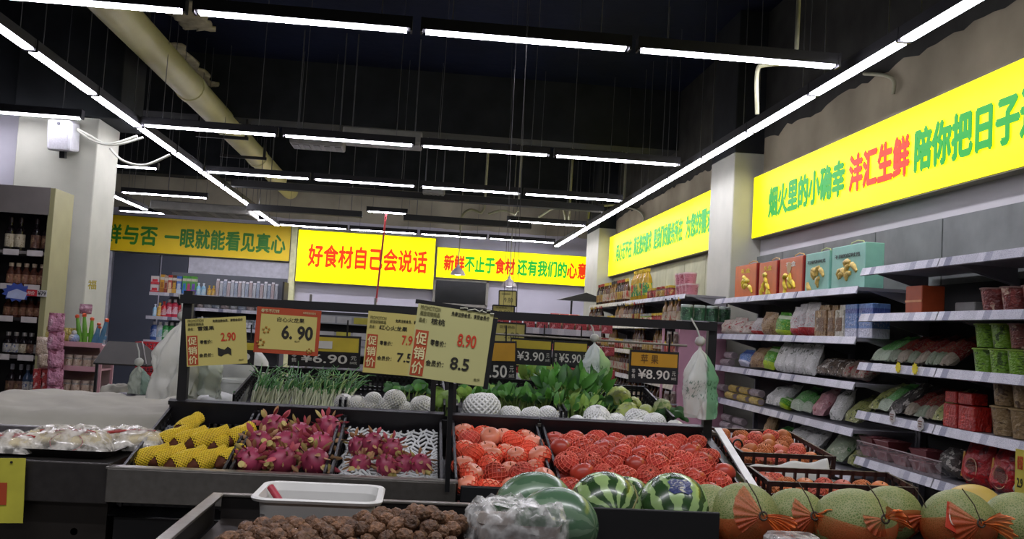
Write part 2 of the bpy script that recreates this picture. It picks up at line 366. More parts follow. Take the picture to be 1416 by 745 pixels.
# ---------------------------------------------------------------- things under the ceiling
pipe_m = M('pipe_plastic', '#c9c48e', .45, 0, .08, 3)
r = thing('ceiling_pipe', 'thick cream plastic pipe running along the ceiling beside the left light line', 'pipe', (-2.69, 0, 4.05))
for a, e in ((6.5, 10.9), (10.9, 15.3), (15.3, 19.2)): MB().tube([(0, a, 0), (0, e, 0)], .155, 20).build('pipe_section', pipe_m, r)
for y in (10.9, 15.3): MB().tube([(0, y-.07, 0), (0, y+.07, 0)], .168, 20).build('pipe_collar', pipe_m, r)
for i, y in enumerate((12.7, 14.2)):
    h = thing('pipe_hanger', f'black steel hanger frame round the cream pipe, {("nearer", "farther")[i]} of two', 'hanger', (-2.69, y, 4.05))
    [MB().box((sx*.3, 0, .32), (.03, .03, 1.06)).build('hanger_rod', black_steel, h) for sx in (-1, 1)]; MB().box((0, 0, -.2), (.66, .04, .04)).build('cross_bar', black_steel, h)
tray_m = M('cable_tray', '#0e0f10', .6)
for lab, x0, x1, y, z in (('long black cable tray hiding the lights before the far beam', -.35, 1.62, 14.9, 3.17), ('short black cable tray left of the red cord', -2.7, -.98, 14.9, 3.17), ('thin black cable tray crossing high above the third light row', -2.7, 2.5, 13.6, 3.34)):
    r = thing('cable_tray', lab, 'cable tray', ((x0+x1)/2, y, z), group='black cable trays')
    w = x1-x0; b = MB(); b.box((0, 0, 0), (w, .16, .012)); b.box((0, -.08, .04), (w, .012, .09)); b.box((0, .08, .04), (w, .012, .09)); b.build('channel', tray_m, r)
    for x in (-w*.4, w*.4): MB().tube([(x, 0, .0), (x, 0, CEIL-z-.002)], .006, 6).build('hanger_rod', wire_m, r)
# patches of grey insulation and pale panels overhead
patch = M('torn_insulation', '#b3ab90', .9, 0, .3, 6, .3, .1)
for i, (px, py, z, w, h, lab) in enumerate(((258, 90, 4.5, .34, 1.9, 'grey insulated duct section right of the cream pipe'), (262, 20, 4.6, .34, .9, 'ragged grey insulation patch near the first light row'), (345, 160, 4.4, .35, .7, 'torn pale insulation beside the pipe behind the second light row'), (375, 235, 4.3, .4, 1.6, 'torn pale insulation strip beside the pipe by its hangers'))):
    p = at(px, py, Z=z); b = MB()
    def fn(u, v, w=w, h=h): 
        e = .06*noise.noise((u*7, v*9, i*3.1)); return Vector(((u-.5)*w*(1+.3*noise.noise((v*8, i, 1)))+e, (v-.5)*h, e*.5))
    b.grid(fn, 8, 14); o = b.build('insulation_patch', patch, None, p); so = o.modifiers.new('thick', 'SOLIDIFY'); so.thickness = .03; tag(o, lab, 'insulation')
for i, (px, py, Y, w, d, z) in enumerate(((285, 291, 16.6, 1.6, .9, 3.62), (530, 192, 11.2, .9, .5, 3.9), (440, 196, 11.2, .6, .4, 3.9), (600, 262, 13.0, .3, .1, 3.6))):
    p = at(px, py, Y=Y); r = thing('air_conditioner', ('pale ceiling cassette over the mustard banner', 'grey duct box behind the second light row', 'grey duct box beside the pipe behind the second light row', 'small grey duct box near the far light rows')[i], 'duct', p)
    MB().box((0, 0, 0), (w, d, .14)).build('casing', M('duct_grey', '#77766f', .7, .1), r, bevel=.02); b = MB()
    for k in range(5): b.box((-w*.4+w*.2*k, 0, -.073), (w*.12, d*.7, .006))
    for sx in (-1, 1): MB().tube([(sx*w*.4, 0, .06), (sx*w*.4, 0, CEIL-p.z-.002)], .008, 6).build('hanger_rod', wire_m, r)
    b.build('grille', M('duct_dark', '#55554f', .6), r)
# bent conduits
con = M('conduit', '#a9a88a', .5)
for i, (pts, lab) in enumerate((([(1047, 158), (1047, 100), (1058, 90), (1090, 88)], 'bent pale conduit hanging near the first light row'), ([(1235, 130), (1236, 112), (1222, 104), (1195, 102)], 'bent pale conduit on the upper right wall'), ([(813, 302), (815, 290), (822, 285), (858, 283)], 'bent pale conduit at the far end by the right light line'), ([(888, 308), (890, 300), (880, 290), (850, 284)], 'curved white conduit above the narrow lettered banner'), ([(637, 318), (638, 300), (650, 290), (665, 295)], 'looped white cable above the low banner'), ([(675, 296), (695, 291), (712, 297)], 'short arched white cable above the low banner'), ([(745, 300), (765, 288), (778, 288), (782, 310)], 'arched white cable near the far end of the right light line'))):
    Y = (5.9, None, 15.5, None, 15.5, 15.5, 15.5)[i]
    P = [at(x, y, Y=Y) if Y else at(x, y, X=3.26) for x, y in pts]; Q = []
    for k in range(len(P)-1):
        for s in range(6):
            p0, p1, p2, p3 = P[max(k-1, 0)], P[k], P[k+1], P[min(k+2, len(P)-1)]; u = s/6
            Q.append(.5*((2*p1)+(p2-p0)*u+(2*p0-5*p1+4*p2-p3)*u*u+(3*p1-p0-3*p2+p3)*u**3))
    Q.append(P[-1])
    if Y: Q.append(Vector((P[-1].x+.05, P[-1].y, P[-1].z+.08))); Q.append(Vector((P[-1].x+.06, P[-1].y, CEIL-.002)))
    tag(MB().tube(Q, .014 if Y != 15.5 else .02, 8).build('cable_conduit', con), lab, 'conduit')
# red cord, pendant lamps
r = thing('red_rope', 'thin red cord with a white hook hanging before the tall banner', 'cord', at(534, 294, Y=15.2))
p, q = at(534, 294, Y=15.2), at(520, 418, Y=15.2); MB().tube([(0, 0, 0), q-p], .016, 6).build('cord', M('red_cord', '#b3333a', .6), r); 
b = MB(); b.tube([q-p, q-p+Vector((0, 0, -.06))], .02, 6); b.tube([q-p+Vector((-.04, 0, -.06)), q-p+Vector((.04, 0, -.06)), q-p+Vector((.04, 0, -.12))], .012, 6); b.build('hook', M('white_plastic', '#d8d8d8', .4), r)
sh_m = M('lamp_shade', '#b7aeb4', .4)
for i, (px, py) in enumerate(((633, 380), (704, 396))):
    p = at(px, py, Y=16); r = thing('pendant_lamp', f'small pale dome pendant lamp in front of the low banner, {("left", "right and lower")[i]} of two', 'pendant lamp', p, group='two pendant lamps')
    MB().lathe([(.125, 0), (.122, .01), (.10, .06), (.06, .10), (.025, .13), (.022, .17), (0, .17)], 20).build('shade', sh_m, r)
    MB().ball((0, 0, .02), (.06, .06, .03), 12, 8).build('bulb', glow('bulb_glow', '#fff0ff', 3), r); MB().tube([(0, 0, .17), (0, 0, CEIL-p.z-.002)], .008, 6).build('cord', M('grey_cord', '#77776a', .5), r)
# speaker and its cables on the left column
r = thing('wall_speaker', 'white box loudspeaker tilted on the cream column', 'speaker', at(88, 188, Y=9.45), rot=(.12, 0, -.1))
MB().box((0, 0, 0), (.23, .2, .29)).build('cabinet', M('speaker_white', '#c7c8cc', .5), r, bevel=.025)
MB().box((0, -.102, -.03), (.17, .008, .2)).build('grille', M('speaker_grille', '#b2b2b6', .6, 0, .1, 90), r)
MB().tube([(0, -.1, .11), (0, -.112, .11)], .016, 12).build('badge', M('speaker_dark', '#33343a', .4), r); MB().box((0, .0, -.17), (.05, .05, .08)).build('bracket', black_steel, r)
for i, pts in enumerate(([(107, 180), (130, 195), (160, 200), (198, 190)], [(152, 205), (170, 222), (200, 228), (235, 214)], [(107, 178), (125, 188), (150, 199), (190, 188)])):
    P = [at(x, y, Y=9.42) for x, y in pts]; Q = []
    for k in range(3):
        for s in range(7):
            p0, p1, p2, p3 = P[max(k-1, 0)], P[k], P[k+1], P[min(k+2, 3)]; u = s/7
            Q.append(.5*((2*p1)+(p2-p0)*u+(2*p0-5*p1+4*p2-p3)*u*u+(3*p1-p0-3*p2+p3)*u**3))
    tag(MB().tube(Q+[P[-1]], .012, 6).build('cable', M('white_cable', '#b9bbae', .5)), ('slack white cable leaving the loudspeaker, lower of the upper pair', 'hanging white cable loop below the left light line', 'slack white cable leaving the loudspeaker, topmost')[i], 'cable')
# ================================================================ wall shelving on the right
strip_m = label_strip('price_strip_right'); shelf_m = M('shelf_paint', '#8d8c92', .4, 0, .05); dark_back = M('shelf_back', '#1d1b1a', .7, 0, .15, 5); pink_m = M('pink_panel', '#b98a9a', .5, 0, .05)
def wall_unit(label, name, ya, yb, xf, xb, levels, zt, back, mod=.94, strip=strip_m, ends=None):
    r = thing(name, label, 'shelf unit', (xf, ya, 0)); L = yb-ya; D = xb-xf
    MB().box((D-.01, L/2, zt/2), (.02, L, zt)).build('back_panel', back, r)
    n = max(1, round(L/mod)); w = L/n
    for i in range(n+1): MB().box((D-.04, i*w, zt/2), (.04, .03, zt)).build('upright', shelf_m, r)
    MB().box((D/2, L/2, .06), (D, L-.03, .12)).build('plinth', shelf_m, r)
    for lv in levels:
        z, d = lv if isinstance(lv, tuple) else (lv, D-.02)
        for i in range(n):
            b = MB(); b.box((D-.02-d/2, (i+.5)*w, z+.008), (d, w-.008, .022))
            for e in (.02, w-.02): b.prism([(D-.04, z), (D-.04, z-.1), (D-.04-d*.8, z-.004)], i*w+e-.004, i*w+e+.004)
            s = b.build('shelf', shelf_m, r)
            g = MB(); x = D-.02-d; g.add([(x-.004, i*w+.006, z+.026), (x-.022, i*w+.006, z-.022), (x-.004, (i+1)*w-.006, z+.026), (x-.022, (i+1)*w-.006, z-.022), (x, i*w+.006, z+.026), (x-.012, i*w+.006, z-.026), (x, (i+1)*w-.006, z+.026), (x-.012, (i+1)*w-.006, z-.026)], [(0, 1, 3, 2), (4, 6, 7, 5), (0, 2, 6, 4), (1, 5, 7, 3), (0, 4, 5, 1), (2, 3, 7, 6)]); g.build('price_strip', strip, s)
    return r
NX = 2.8
wall_unit('near wall shelf unit carrying noodle cups and dried goods', 'wall_shelf', 3.15, 5.96, NX, 3.27, [2.06, 1.768, 1.462, 1.157, .87, .5], 2.0, dark_back)
wall_unit('farther wall shelf unit carrying gift boxes, noodles and bagged goods', 'wall_shelf', 6.0, 9.03, NX, 3.27, [1.95, 1.622, 1.33, 1.033, .75, .45], 1.96, M('shelf_back_grey', '#514f4e', .7, 0, .12, 4), 1.0)
# ---- goods
def pillow_mesh(w, h, d, mats, seed=0, fat=1.0, nu=12, nv=14, name='bag', crimp=.05):
    b = MB(); rr = random.Random(seed); s0 = rr.random()*50
    for sgn in (-1, 1):
        def fn(u, v):
            x = (u-.5)*2; y = v; e = max(0, 1-abs(x)**3.2); c = min(1, max(0, (y-crimp*.5)/.16)**.55, 1) if y < .5 else min(1, max(0, (1-crimp-y)/.3))**.6
            th = d/2*(e**.55)*c*(1.0+(.5-y)*.35*fat)
            wr = noise.noise((u*4+s0, v*5, sgn*3))*.16+noise.noise((u*11+s0, v*10, sgn*3))*.07
            wv = 1-.05*fat*(1-c)+.03*noise.noise((v*4, s0, sgn))
            return Vector((x*w/2*wv, sgn*th*(1+wr)+.012*noise.noise((u*3+s0, v*3, 1)), h*y))
        b.grid(fn, nu, nv, 0) if sgn > 0 else b.grid(lambda u, v: fn(1-u, v), nu, nv, 0)
    return b.mesh(name, mats)
def cup_parts(R0, R1, h, body, lid, root):
    b = MB(); b.lathe([(0, 0), (R0, 0), (R0+(R1-R0)*.5, h*.5), (R1, h-.006), (R1+.004, h-.004)], 18); b.build('cup', body, root)
    b = MB(); b.lathe([(R1+.006, h-.008), (R1+.007, h-.002), (R1, h), (0, h+.001)], 18); b.build('lid', lid, root)
def box_thing(name, cat, label, w, d, h, loc, rz, mats, parts=None, group=None, rot=None, bev=.006):
    r = thing(name, label, cat, loc, rz, group, rot)
    MB().box((0, 0, h/2), (w, d, h)).build('carton', mats, r, bevel=bev)
    return r
FACE = -PI/2
def place(kind, pl, pr, py, z, h, mats, label, d=.12, lean=0, xo=.05, group=None, seed=None, cat=None, name=None):
    a, e = at(pl, py, X=NX+xo), at(pr, py, X=NX+xo); w = abs(a.y-e.y)*(.8 if kind == 'bag' else .97); y = (a.y+e.y)/2; s = seed if seed is not None else int(pl)
    if kind == 'bag':
        q = random.Random(s*7+int(z*100)); h *= q.uniform(.92, 1.03); o = put(pillow_mesh(w, h, d, mats, s), name or 'snack_bag', None, (NX+xo+d/2, y, z+.02+abs(math.sin(lean))*d*.5), (lean+q.uniform(-.06, .02), q.uniform(-.05, .05), FACE+q.uniform(-.12, .12))); tag(o, label, cat or 'snack bag', group); return o
    if kind == 'box': return box_thing(name or 'carton_box', cat or 'box', label, w, d, h, (NX+xo+d/2, y, z+.02), FACE, mats, group=group)
# palettes
P_ = {}
def pk(k, *a, **kw): P_[k] = pack('film_'+k, *a, **kw); return P_[k]
pk('candy', '#c9b9a8', '#b23a36', '#d8cfbf', 14); pk('white', '#dcdcd6', '#77806f', '#f2f2ee', 13); pk('whitered', '#cfccc8', '#b22a2a', '#d9d4cf', 9, kind='band')
pk('tan', '#a98a5f', '#c7b084', '#7d5a34', 10); pk('green', '#4fa321', '#b6d52a', '#d8e8c0', 8, kind='band'); pk('brown', '#7a5a3c', '#c9c0ac', '#57402b', 9); pk('blue', '#5f86c0', '#d4d7e6', '#3f57a0', 7, kind='band')
pk('palegreen', '#9fae8f', '#3f7a3a', '#cfd4bd', 9); pk('foil', '#6b5d50', '#d9d2c6', '#2e2620', 16, .2); pk('redstrip', '#8c8070', '#b8a99a', '#8f1d1d', 10); pk('pink', '#c58f93', '#a8555b', '#d9b4b4', 8); pk('greenwhite', '#5fa552', '#b5c4ab', '#2a6428', 11, kind='band')
pk('maroon', '#6b2420', '#857b68', '#451614', 11, .2, kind='band'); pk('maroon2', '#7d3a30', '#748068', '#542018', 11, .2, kind='band'); pk('olive', '#9aa05a', '#dadcb0', '#465424', 11); pk('redbag', '#b3141a', '#d94a3a', '#701014', 7); pk('blackfoil', '#4f4b47', '#c5c1b8', '#2b2927', 16, .2); pk('pinkmeat', '#9a5658', '#c98f8b', '#6f2f36', 12)
pk('red2', '#a82018', '#c93a2a', '#8a1512', 6); pk('roll', '#b3a6a8', '#8f7f84', '#cfc6c6', 16); pk('yroll', '#c9ae49', '#a98a6a', '#e0cf8a', 14)
# gift boxes on the top shelf of the farther unit
def gift(pl, pr, py, h, base, art, label, side):
    a, e = at(pl, py, X=NX+.06), at(pr, py, X=NX+.06); w = abs(a.y-e.y); d = .10 if w < .25 else .13
    r = thing('gift_box', label, 'gift box', (NX+.06+d/2, (a.y+e.y)/2, 1.97), FACE, 'gift boxes on the top shelf')
    MB().box((0, 0, h/2), (w*.96, d, h)).build('carton', base, r, bevel=.004)
    b = MB(); rr = random.Random(int(pl))
    for k in range(7): 
        t0 = rr.uniform(0, PI); cx, cz = rr.uniform(-.2, .2)*w, h*rr.uniform(.2, .55)
        b.tube([(cx+.16*w*math.cos(t0+s*1.1)*(1-s*.3), -d/2-.002, cz+.2*h*math.sin(t0+s*1.1)-.1*h) for s in (0, .5, 1, 1.5)], [.012, .021, .021, .008], 8)
    b.build('printed_fruit', art, r)
    MB().tube([(-.2*w, 0, h), (-.17*w, 0, h+.025), (0, 0, h+.036), (.17*w, 0, h+.025), (.2*w, 0, h)], .004, 6).build('handle', side, r)
    return r, w, d
red_c = M('gift_red', '#8d1712', .4, 0, .1); org_c = M('gift_orange', '#c85a28', .4, 0, .1); teal = M('gift_teal', '#7fb8a6', .45, 0, .08); goldart = M('gift_gold', '#d8c02c', .5, 0, .2, 30)
for pl, pr, h, lab in ((1015, 1046, .30, 'red gift box, farthest of three red ones on the top shelf'), (1048, 1074, .29, 'red gift box, middle of three red ones on the top shelf'), (1076, 1110, .29, 'red gift box with a round portrait, nearest of three red ones')):
    r, w, d = gift(pl, pr, 410, h, red_c, goldart, lab, M('gold_cord', '#c9a24a', .5))
    MB().box((0, -d/2-.001, h/2), (w*.9, .003, h*.96)).build('front_print', org_c, r)
    if pl == 1076: MB().tube([(-.03, -d/2, h*.72), (-.03, -d/2-.006, h*.72)], .045, 16).build('portrait', M('gift_portrait', '#b99a6a', .5), r)
    text(r, '礼盒', (-w*.2, -d/2-.003, h*.74), (1, 0, 0), U, w*.4, h*.14, goldart if pl != 1076 else M('gift_white', '#e0d8c8', .5), 'lettering')
for pl, pr, h, lab in ((1112, 1146, .29, 'teal gift box, farther of two on the top shelf'), (1148, 1196, .30, 'teal gift box, nearer of two on the top shelf')):
    r, w, d = gift(pl, pr, 403, h, teal, M('gift_honey', '#c9ac58', .5, 0, .4, 40), lab, M('teal_cord', '#a9b070', .5))
    text(r, '不同的好时光', (-w*.38, -d/2-.003, h*.72), (1, 0, 0), U, w*.72, h*.09, M('gift_ink', '#2f3a36', .5), 'lettering')
# second shelf of the farther unit
z2 = 1.622
for a in (('bag', 992, 1012, .15, 'candy', 'assorted small sweets bag at the far end of the second shelf', .1), ('bag', 1008, 1026, .16, 'candy', 'second small sweets bag beside the pink panel', .1), ('bag', 1024, 1038, .13, 'candy', 'small pale sweets bag before the tan bag', .09),
          ('bag', 1036, 1050, .15, 'whitered', 'small white and yellow bag beside the tan bag', .1), ('bag', 1046, 1068, .21, 'tan', 'tan nut bag with a hang hole, second shelf', .1), ('bag', 1064, 1088, .20, 'green', 'bright green snack bag beside the tan nut bag', .12)):
    place(a[0], a[1], a[2], 465, z2, a[3], P_[a[4]], a[5], a[6])
for i, (pl, pr, h) in enumerate(((1088, 1103, .245), (1097, 1111, .27), (1107, 1127, .27))): place('bag', pl, pr, 465, z2, h, P_['whitered'], f'tall white flour bag with red seal, {ORD[i]} of three from the left', .1, cat='flour bag', name='flour_bag', xo=.04+.02*i)
def pouch(pl, pr, py, z, h, mat, label, d=.1):
    a, e = at(pl, py, X=NX+.06), at(pr, py, X=NX+.06); w = abs(a.y-e.y)
    r = thing('noodle_pouch', label, 'pouch', (NX+.06+d/2, (a.y+e.y)/2, z+.02), FACE); b = MB()
    b.box((0, 0, h*.42), (w*.94, d, h*.84)); b.prism([(-w*.47, h*.84), (w*.47, h*.84), (w*.36, h*.94), (w*.36, h), (-w*.36, h), (-w*.36, h*.94)], -.02, .02); b.build('carton', mat, r, bevel=.01)
    MB().box((0, -d/2-.002, h*.4), (w*.6, .004, h*.42)).build('front_print', P_['brown'], r)
pk('brownpouch', '#93714b', '#bda27a', '#6b4a2c', 5); pk('paleport', '#c7c4b4', '#8f8a6f', '#dcd9cc', 5)
pouch(1125, 1142, 466, z2, .23, P_['brownpouch'], 'brown carton of noodles, left of two beside the white flour bags'); pouch(1143, 1153, 466, z2, .225, P_['brownpouch'], 'narrow brown carton of noodles beside the pale one'); pouch(1153, 1166, 466, z2, .225, P_['paleport'], 'pale carton of noodles between brown carton and blue packs')
for i, (pl, pr) in enumerate(((1167, 1184), (1186, 1206))): place('box', pl, pr, 467, z2, .225, P_['blue'], f'blue and white carton, {("farther", "nearer")[i]} of two on the second shelf', .12, cat='carton', xo=.06)
# third shelf
z3 = 1.33
def roll(px, py, z, L, R_, mat, label, x=NX+.06, n=None):
    a = at(px, py, X=x); r = thing('noodle_roll', label, 'noodle roll', (x+R_, a.y, z+R_), 0, 'paper-wrapped noodle rolls')
    MB().tube([(0, -L/2, 0), (0, L/2, 0)], R_, 14).build('wrapper', mat, r)
    for s in (-1, 1): MB().tube([(0, s*L/2, 0), (0, s*(L/2+.004), 0)], R_*.8, 14).build('end_cap', M('roll_end', '#a89a9c', .6), r)
roll(1001, 500, z3+.02, .25, .033, P_['roll'], 'white noodle roll at the far end of the third shelf, lower'); roll(1006, 487, z3+.088, .22, .033, P_['roll'], 'white noodle roll at the far end of the third shelf, upper', NX+.08)
for a in (('bag', 1014, 1030, .17, 'blue', 'blue snack bag on the third shelf', .1, -.3), ('bag', 1028, 1050, .2, 'tan', 'brown paper snack bag left of the olive one', .1, -.4), ('bag', 1046, 1064, .2, 'green', 'olive green snack bag on the third shelf', .1, -.35)):
    place(a[0], a[1], a[2], 512, z3, a[3], P_[a[4]], a[5], a[6], a[7])
for i, (pl, pr) in enumerate(((1062, 1082), (1078, 1094), (1091, 1106), (1103, 1121))): place('bag', pl, pr, 518, z3, .235, P_['white'], f'white rice noodle bag with ring prints, {ORD[i]} of four from the left', .09, -.25, cat='noodle bag', name='noodle_bag')
for i, (pl, pr) in enumerate(((1118, 1135), (1133, 1148), (1145, 1158))): place('bag', pl, pr, 527, z3, .2, P_['foil'], f'dark clear bag of dried goods, {ORD[i]} of three from the left', .08, -.9)
for i, (pl, pr) in enumerate(((1153, 1166), (1164, 1177), (1175, 1188))): place('bag', pl, pr, 530, z3, .2, P_['redstrip'], f'dried goods bag with red lower edge, {ORD[i]} of three from the left', .08, -1.0)
# fourth shelf
z4 = 1.033
for i, (px, py, z, m) in enumerate(((994, 545, .055, 'roll'), (1007, 545, .0, 'yroll'), (1024, 548, .0, 'yroll'), (1041, 553, .0, 'yroll'), (1012, 536, .066, 'yroll'), (1027, 539, .066, 'yroll'), (1042, 543, .066, 'roll'))): roll(px, py, z4+.02+z, .22 if i else .2, .032, P_[m], ('pale noodle roll by the pink panel on the fourth shelf', 'yellow noodle roll, leftmost of the lower row, fourth shelf', 'yellow noodle roll in the middle of the lower row', 'yellow noodle roll, rightmost of the lower row', 'yellow noodle roll, leftmost of the upper row', 'yellow noodle roll in the middle of the upper row', 'grey noodle roll, rightmost of the upper row')[i], NX+(.05 if z == 0 else .075))
for a in ((1048, 1062, .23, 'white', 'pale noodle bag lying beside the yellow rolls', -.8), (1060, 1074, .25, 'white', 'second pale noodle bag beside the yellow rolls', -.8), (1070, 1080, .1, 'green', 'small yellow packet at the shelf edge', -.5), (1082, 1100, .27, 'greenwhite', 'white bag with a red stamp on the fourth shelf', -.75), (1097, 1114, .22, 'greenwhite', 'crumpled green bag at the front of the fourth shelf', -.9), (1112, 1132, .25, 'pink', 'flat pink bag leaning on the fourth shelf', -.6), (1138, 1156, .26, 'white', 'clear bag of pale noodles right of the pink bag', -.5), (1155, 1180, .28, 'olive', 'olive and silver bag at the near end of the fourth shelf', -.8)):
    place('bag', a[0], a[1], 580, z4, a[2], P_[a[3]], a[4], .09, a[5])
# fifth shelf
z5 = .75
for i, (px, py, z) in enumerate(((1000, 590, 0), (1018, 597, 0), (1036, 604, 0), (1002, 580, .066), (1018, 585, .066))): roll(px, py, z5+.02+z, .24, .033, P_['roll'], f'grey noodle roll, {ORD[i]} on the fifth shelf behind the orange fruit', NX+(.05 if z == 0 else .08))
for a in ((1046, 1058, .26, 'tan', 'tan bag standing on the fifth shelf', -.3), (1062, 1076, .16, 'greenwhite', 'green and white bag on the fifth shelf', -.6), (1076, 1100, .22, 'white', 'white noodle bag behind the orange fruit', -.7), (1098, 1122, .24, 'white', 'clear noodle bag behind the orange fruit', -.7), (1128, 1160, .28, 'palegreen', 'grey green bag leaning by the near unit', -.7), (1160, 1174, .2, 'olive', 'olive bag lying at the near end of the fifth shelf', -1.0)):
    place('bag', a[0], a[1], 620, z5, a[2], P_[a[3]], a[4], .09, a[5])
# ---- near unit
b = box_thing('carton_box', 'box', 'plain orange-red carton alone on the second shelf of the near unit', .19, .14, .165, (2.93, 5.42, 1.79), FACE, M('carton_orange', '#a8451c', .5)); MB().box((0, -.071, .075), (.19, .003, .012)).build('print_band', M('carton_cream', '#c98a5a', .5), b)
box_thing('carton_box', 'box', 'small pale carton lying behind the orange-red one', .2, .1, .07, (3.05, 5.12, 1.79), FACE, M('carton_pale', '#8c8c88', .6))
def cup(loc, R1, h, body, lid, label, rz=0, group=None):
    r = thing('noodle_cup', label, 'noodle cup', loc, rz, group); cup_parts(R1*.78, R1, h, body, lid, r); return r
pk('cupred', '#6b2a26', '#c0a58c', '#8a3b34', 7); pk('cupgreen', '#6f9e22', '#86b52e', '#3c5a18', 7); pk('cuptan', '#8d7551', '#a18a63', '#5b4630', 6); pk('cupbrown', '#7a3f35', '#b99d84', '#54241f', 8)
lid_r = M('lid_red', '#8a6a62', .4); lid_g = M('lid_green', '#8fb04a', .4); lid_t = M('lid_tan', '#a0895f', .5)
for i, y in enumerate((4.71, 4.535, 4.36, 4.185)): cup((2.93, y, 1.79), .076, .125, P_['cupred'], lid_r, f'maroon noodle cup, {ORD[i]} from the left on the second shelf', rz=i)
ys = (4.80, 4.655, 4.505, 4.36, 4.215)
for lv in range(2):
    for i, y in enumerate(ys):
        g = i < 2 or (i == 2 and lv == 0)
        cup((2.94, y-(.01 if lv else 0), 1.485+lv*.127), .066, .122, P_['cupgreen'] if g else P_['cupbrown'], lid_g if g else lid_r, f'{"green" if g else "brown"} noodle cup, {ORD[i]} from the left in the {("bottom", "top")[lv]} layer, third shelf', rz=i+lv*2)
ys = (4.60, 4.44, 4.28, 4.12)
for lv in range(2):
    for i, y in enumerate(ys): cup((2.93, y-.005*lv, 1.18+lv*.148), .073, .143, P_['cuptan'], lid_t, f'tan paper noodle cup, {ORD[i]} from the left in the {("bottom", "top")[lv]} layer, fourth shelf', rz=i*2+lv)
for i, (pl, pr, m) in enumerate(((1194, 1208, 'greenwhite'), (1206, 1220, 'greenwhite'), (1218, 1232, 'maroon2'), (1230, 1246, 'maroon'), (1244, 1256, 'maroon2'), (1254, 1270, 'maroon'), (1268, 1282, 'maroon2'), (1281, 1293, 'maroon2'), (1291, 1304, 'maroon'))):
    place('bag', pl, pr, 505, 1.462, .3, P_[m], f'slanted packet of dried goods, {ORD[i]} from the left beside the green cups', .06, -.95, name='dried_goods_packet', cat='packet')
for i, (pl, pr, m) in enumerate(((1190, 1206, 'olive'), (1203, 1222, 'greenwhite'), (1218, 1240, 'blackfoil'), (1240, 1256, 'maroon'), (1254, 1272, 'maroon2'), (1270, 1284, 'maroon'), (1280, 1296, 'olive'))):
    place('bag', pl, pr, 580, 1.157, .29, P_[m], f'slanted dark packet, {ORD[i]} from the left beside the red square packs', .06, -.9, name='dried_goods_packet', cat='packet')
for i, (pl, pr) in enumerate(((1303, 1322), (1324, 1347))): place('box', pl, pr, 590, 1.157, .125, P_['red2'], f'red square pack, {("left", "right")[i]} of two beside the tan cups', .1, cat='box')
for i, (pl, pr) in enumerate(((1306, 1322), (1324, 1344))):
    p = place('box', pl, pr, 560, 1.157+.13, .06, P_['red2'], f'red packet lying on the {("left", "right")[i]} red square pack', .09, cat='box', xo=.08)
for lab, px, py, yb in (('yellow starburst price tag, left of two on the third shelf edge', 1242, 508, 0), ('yellow starburst price tag, right of two on the third shelf edge', 1265, 510, 0)):
    p = at(px, py, X=2.775); b = MB(); pts = [((.034 if k % 2 else .024)*math.cos(PI*k/9), (.034 if k % 2 else .024)*math.sin(PI*k/9)) for k in range(18)]
    b.prism(pts, -.002, .002); o = b.build('starburst_tag', M('tag_yellow', '#d9c81e', .5), None, p, (0, 0, FACE)); tag(o, lab, 'price tag')
for lab, px, py in (('white cloud-shaped price tag, left of two on the fourth shelf edge', 1234, 576), ('white cloud-shaped price tag, right of two on the fourth shelf edge', 1273, 586)):
    p = at(px, py, X=2.775); b = MB(); pts = [((.036 if k % 3 else .029)*math.cos(PI*k/9), (.042 if k % 3 else .034)*math.sin(PI*k/9)) for k in range(18)]
    b.prism(pts, -.002, .002); r = thing('cloud_tag', lab, 'price tag', p, FACE); b.build('card', M('tag_white', '#b9b7b2', .5), r); b = MB()
    for k in range(3): b.box((0, -.004, .014-.014*k), (.04-.008*k, .002, .006))
    b.build('printing', M('tag_ink', '#7f5a4a', .5), r)
# lowest shelf in view: meat trays behind a clear guard, a foil bag, two red bags
for i, (pl, pr) in enumerate(((1186, 1203), (1206, 1226), (1229, 1252), (1255, 1279))):
    a, e = at(pl, 645, X=NX+.08), at(pr, 645, X=NX+.08); w = abs(a.y-e.y)*.95
    for lv in range(2):
        if i == 2 and lv: continue
        r = thing('meat_tray', f'pink tray of packed meat, {ORD[i]} from the left, {("bottom", "top")[lv]} layer on the lowest shelf', 'food tray', (NX+.16, (a.y+e.y)/2, .892+lv*.066), FACE+.05*lv, 'pink meat trays on the lowest shelf')
        b = MB(); b.lathe([(0, 0), (.38, 0), (.5, .05), (.52, .052), (.5, .056), (0, .056)], 4, c=(0, 0, 0), sm=False)
        b.v = [((x-y)*.707*w*1.35, (x+y)*.707*.22, z) for x, y, z in b.v]; b.build('tray', M('tray_pink', '#7d3d40', .35), r)
        MB().ball((0, 0, .05), (w*.42, .07, .014), 12, 6).build('meat', P_['pinkmeat'], r)
g = thing('shelf_guard', 'clear plastic guard strip along the lowest shelf before the pink trays', 'shelf guard', (NX+.01, 5.05, .9)); MB().box((0, .43, .045), (.004, 1.0, .09)).build('panel', clear('clear_guard', '#d8c8c8', .12), g); MB().box((0, .43, .092), (.006, 1.0, .005)).build('rim', M('guard_rim', '#b9a9a9', .3), g)
place('bag', 1283, 1316, 655, .87, .17, P_['blackfoil'], 'silver-specked dark bag on the lowest shelf', .13, -.25)
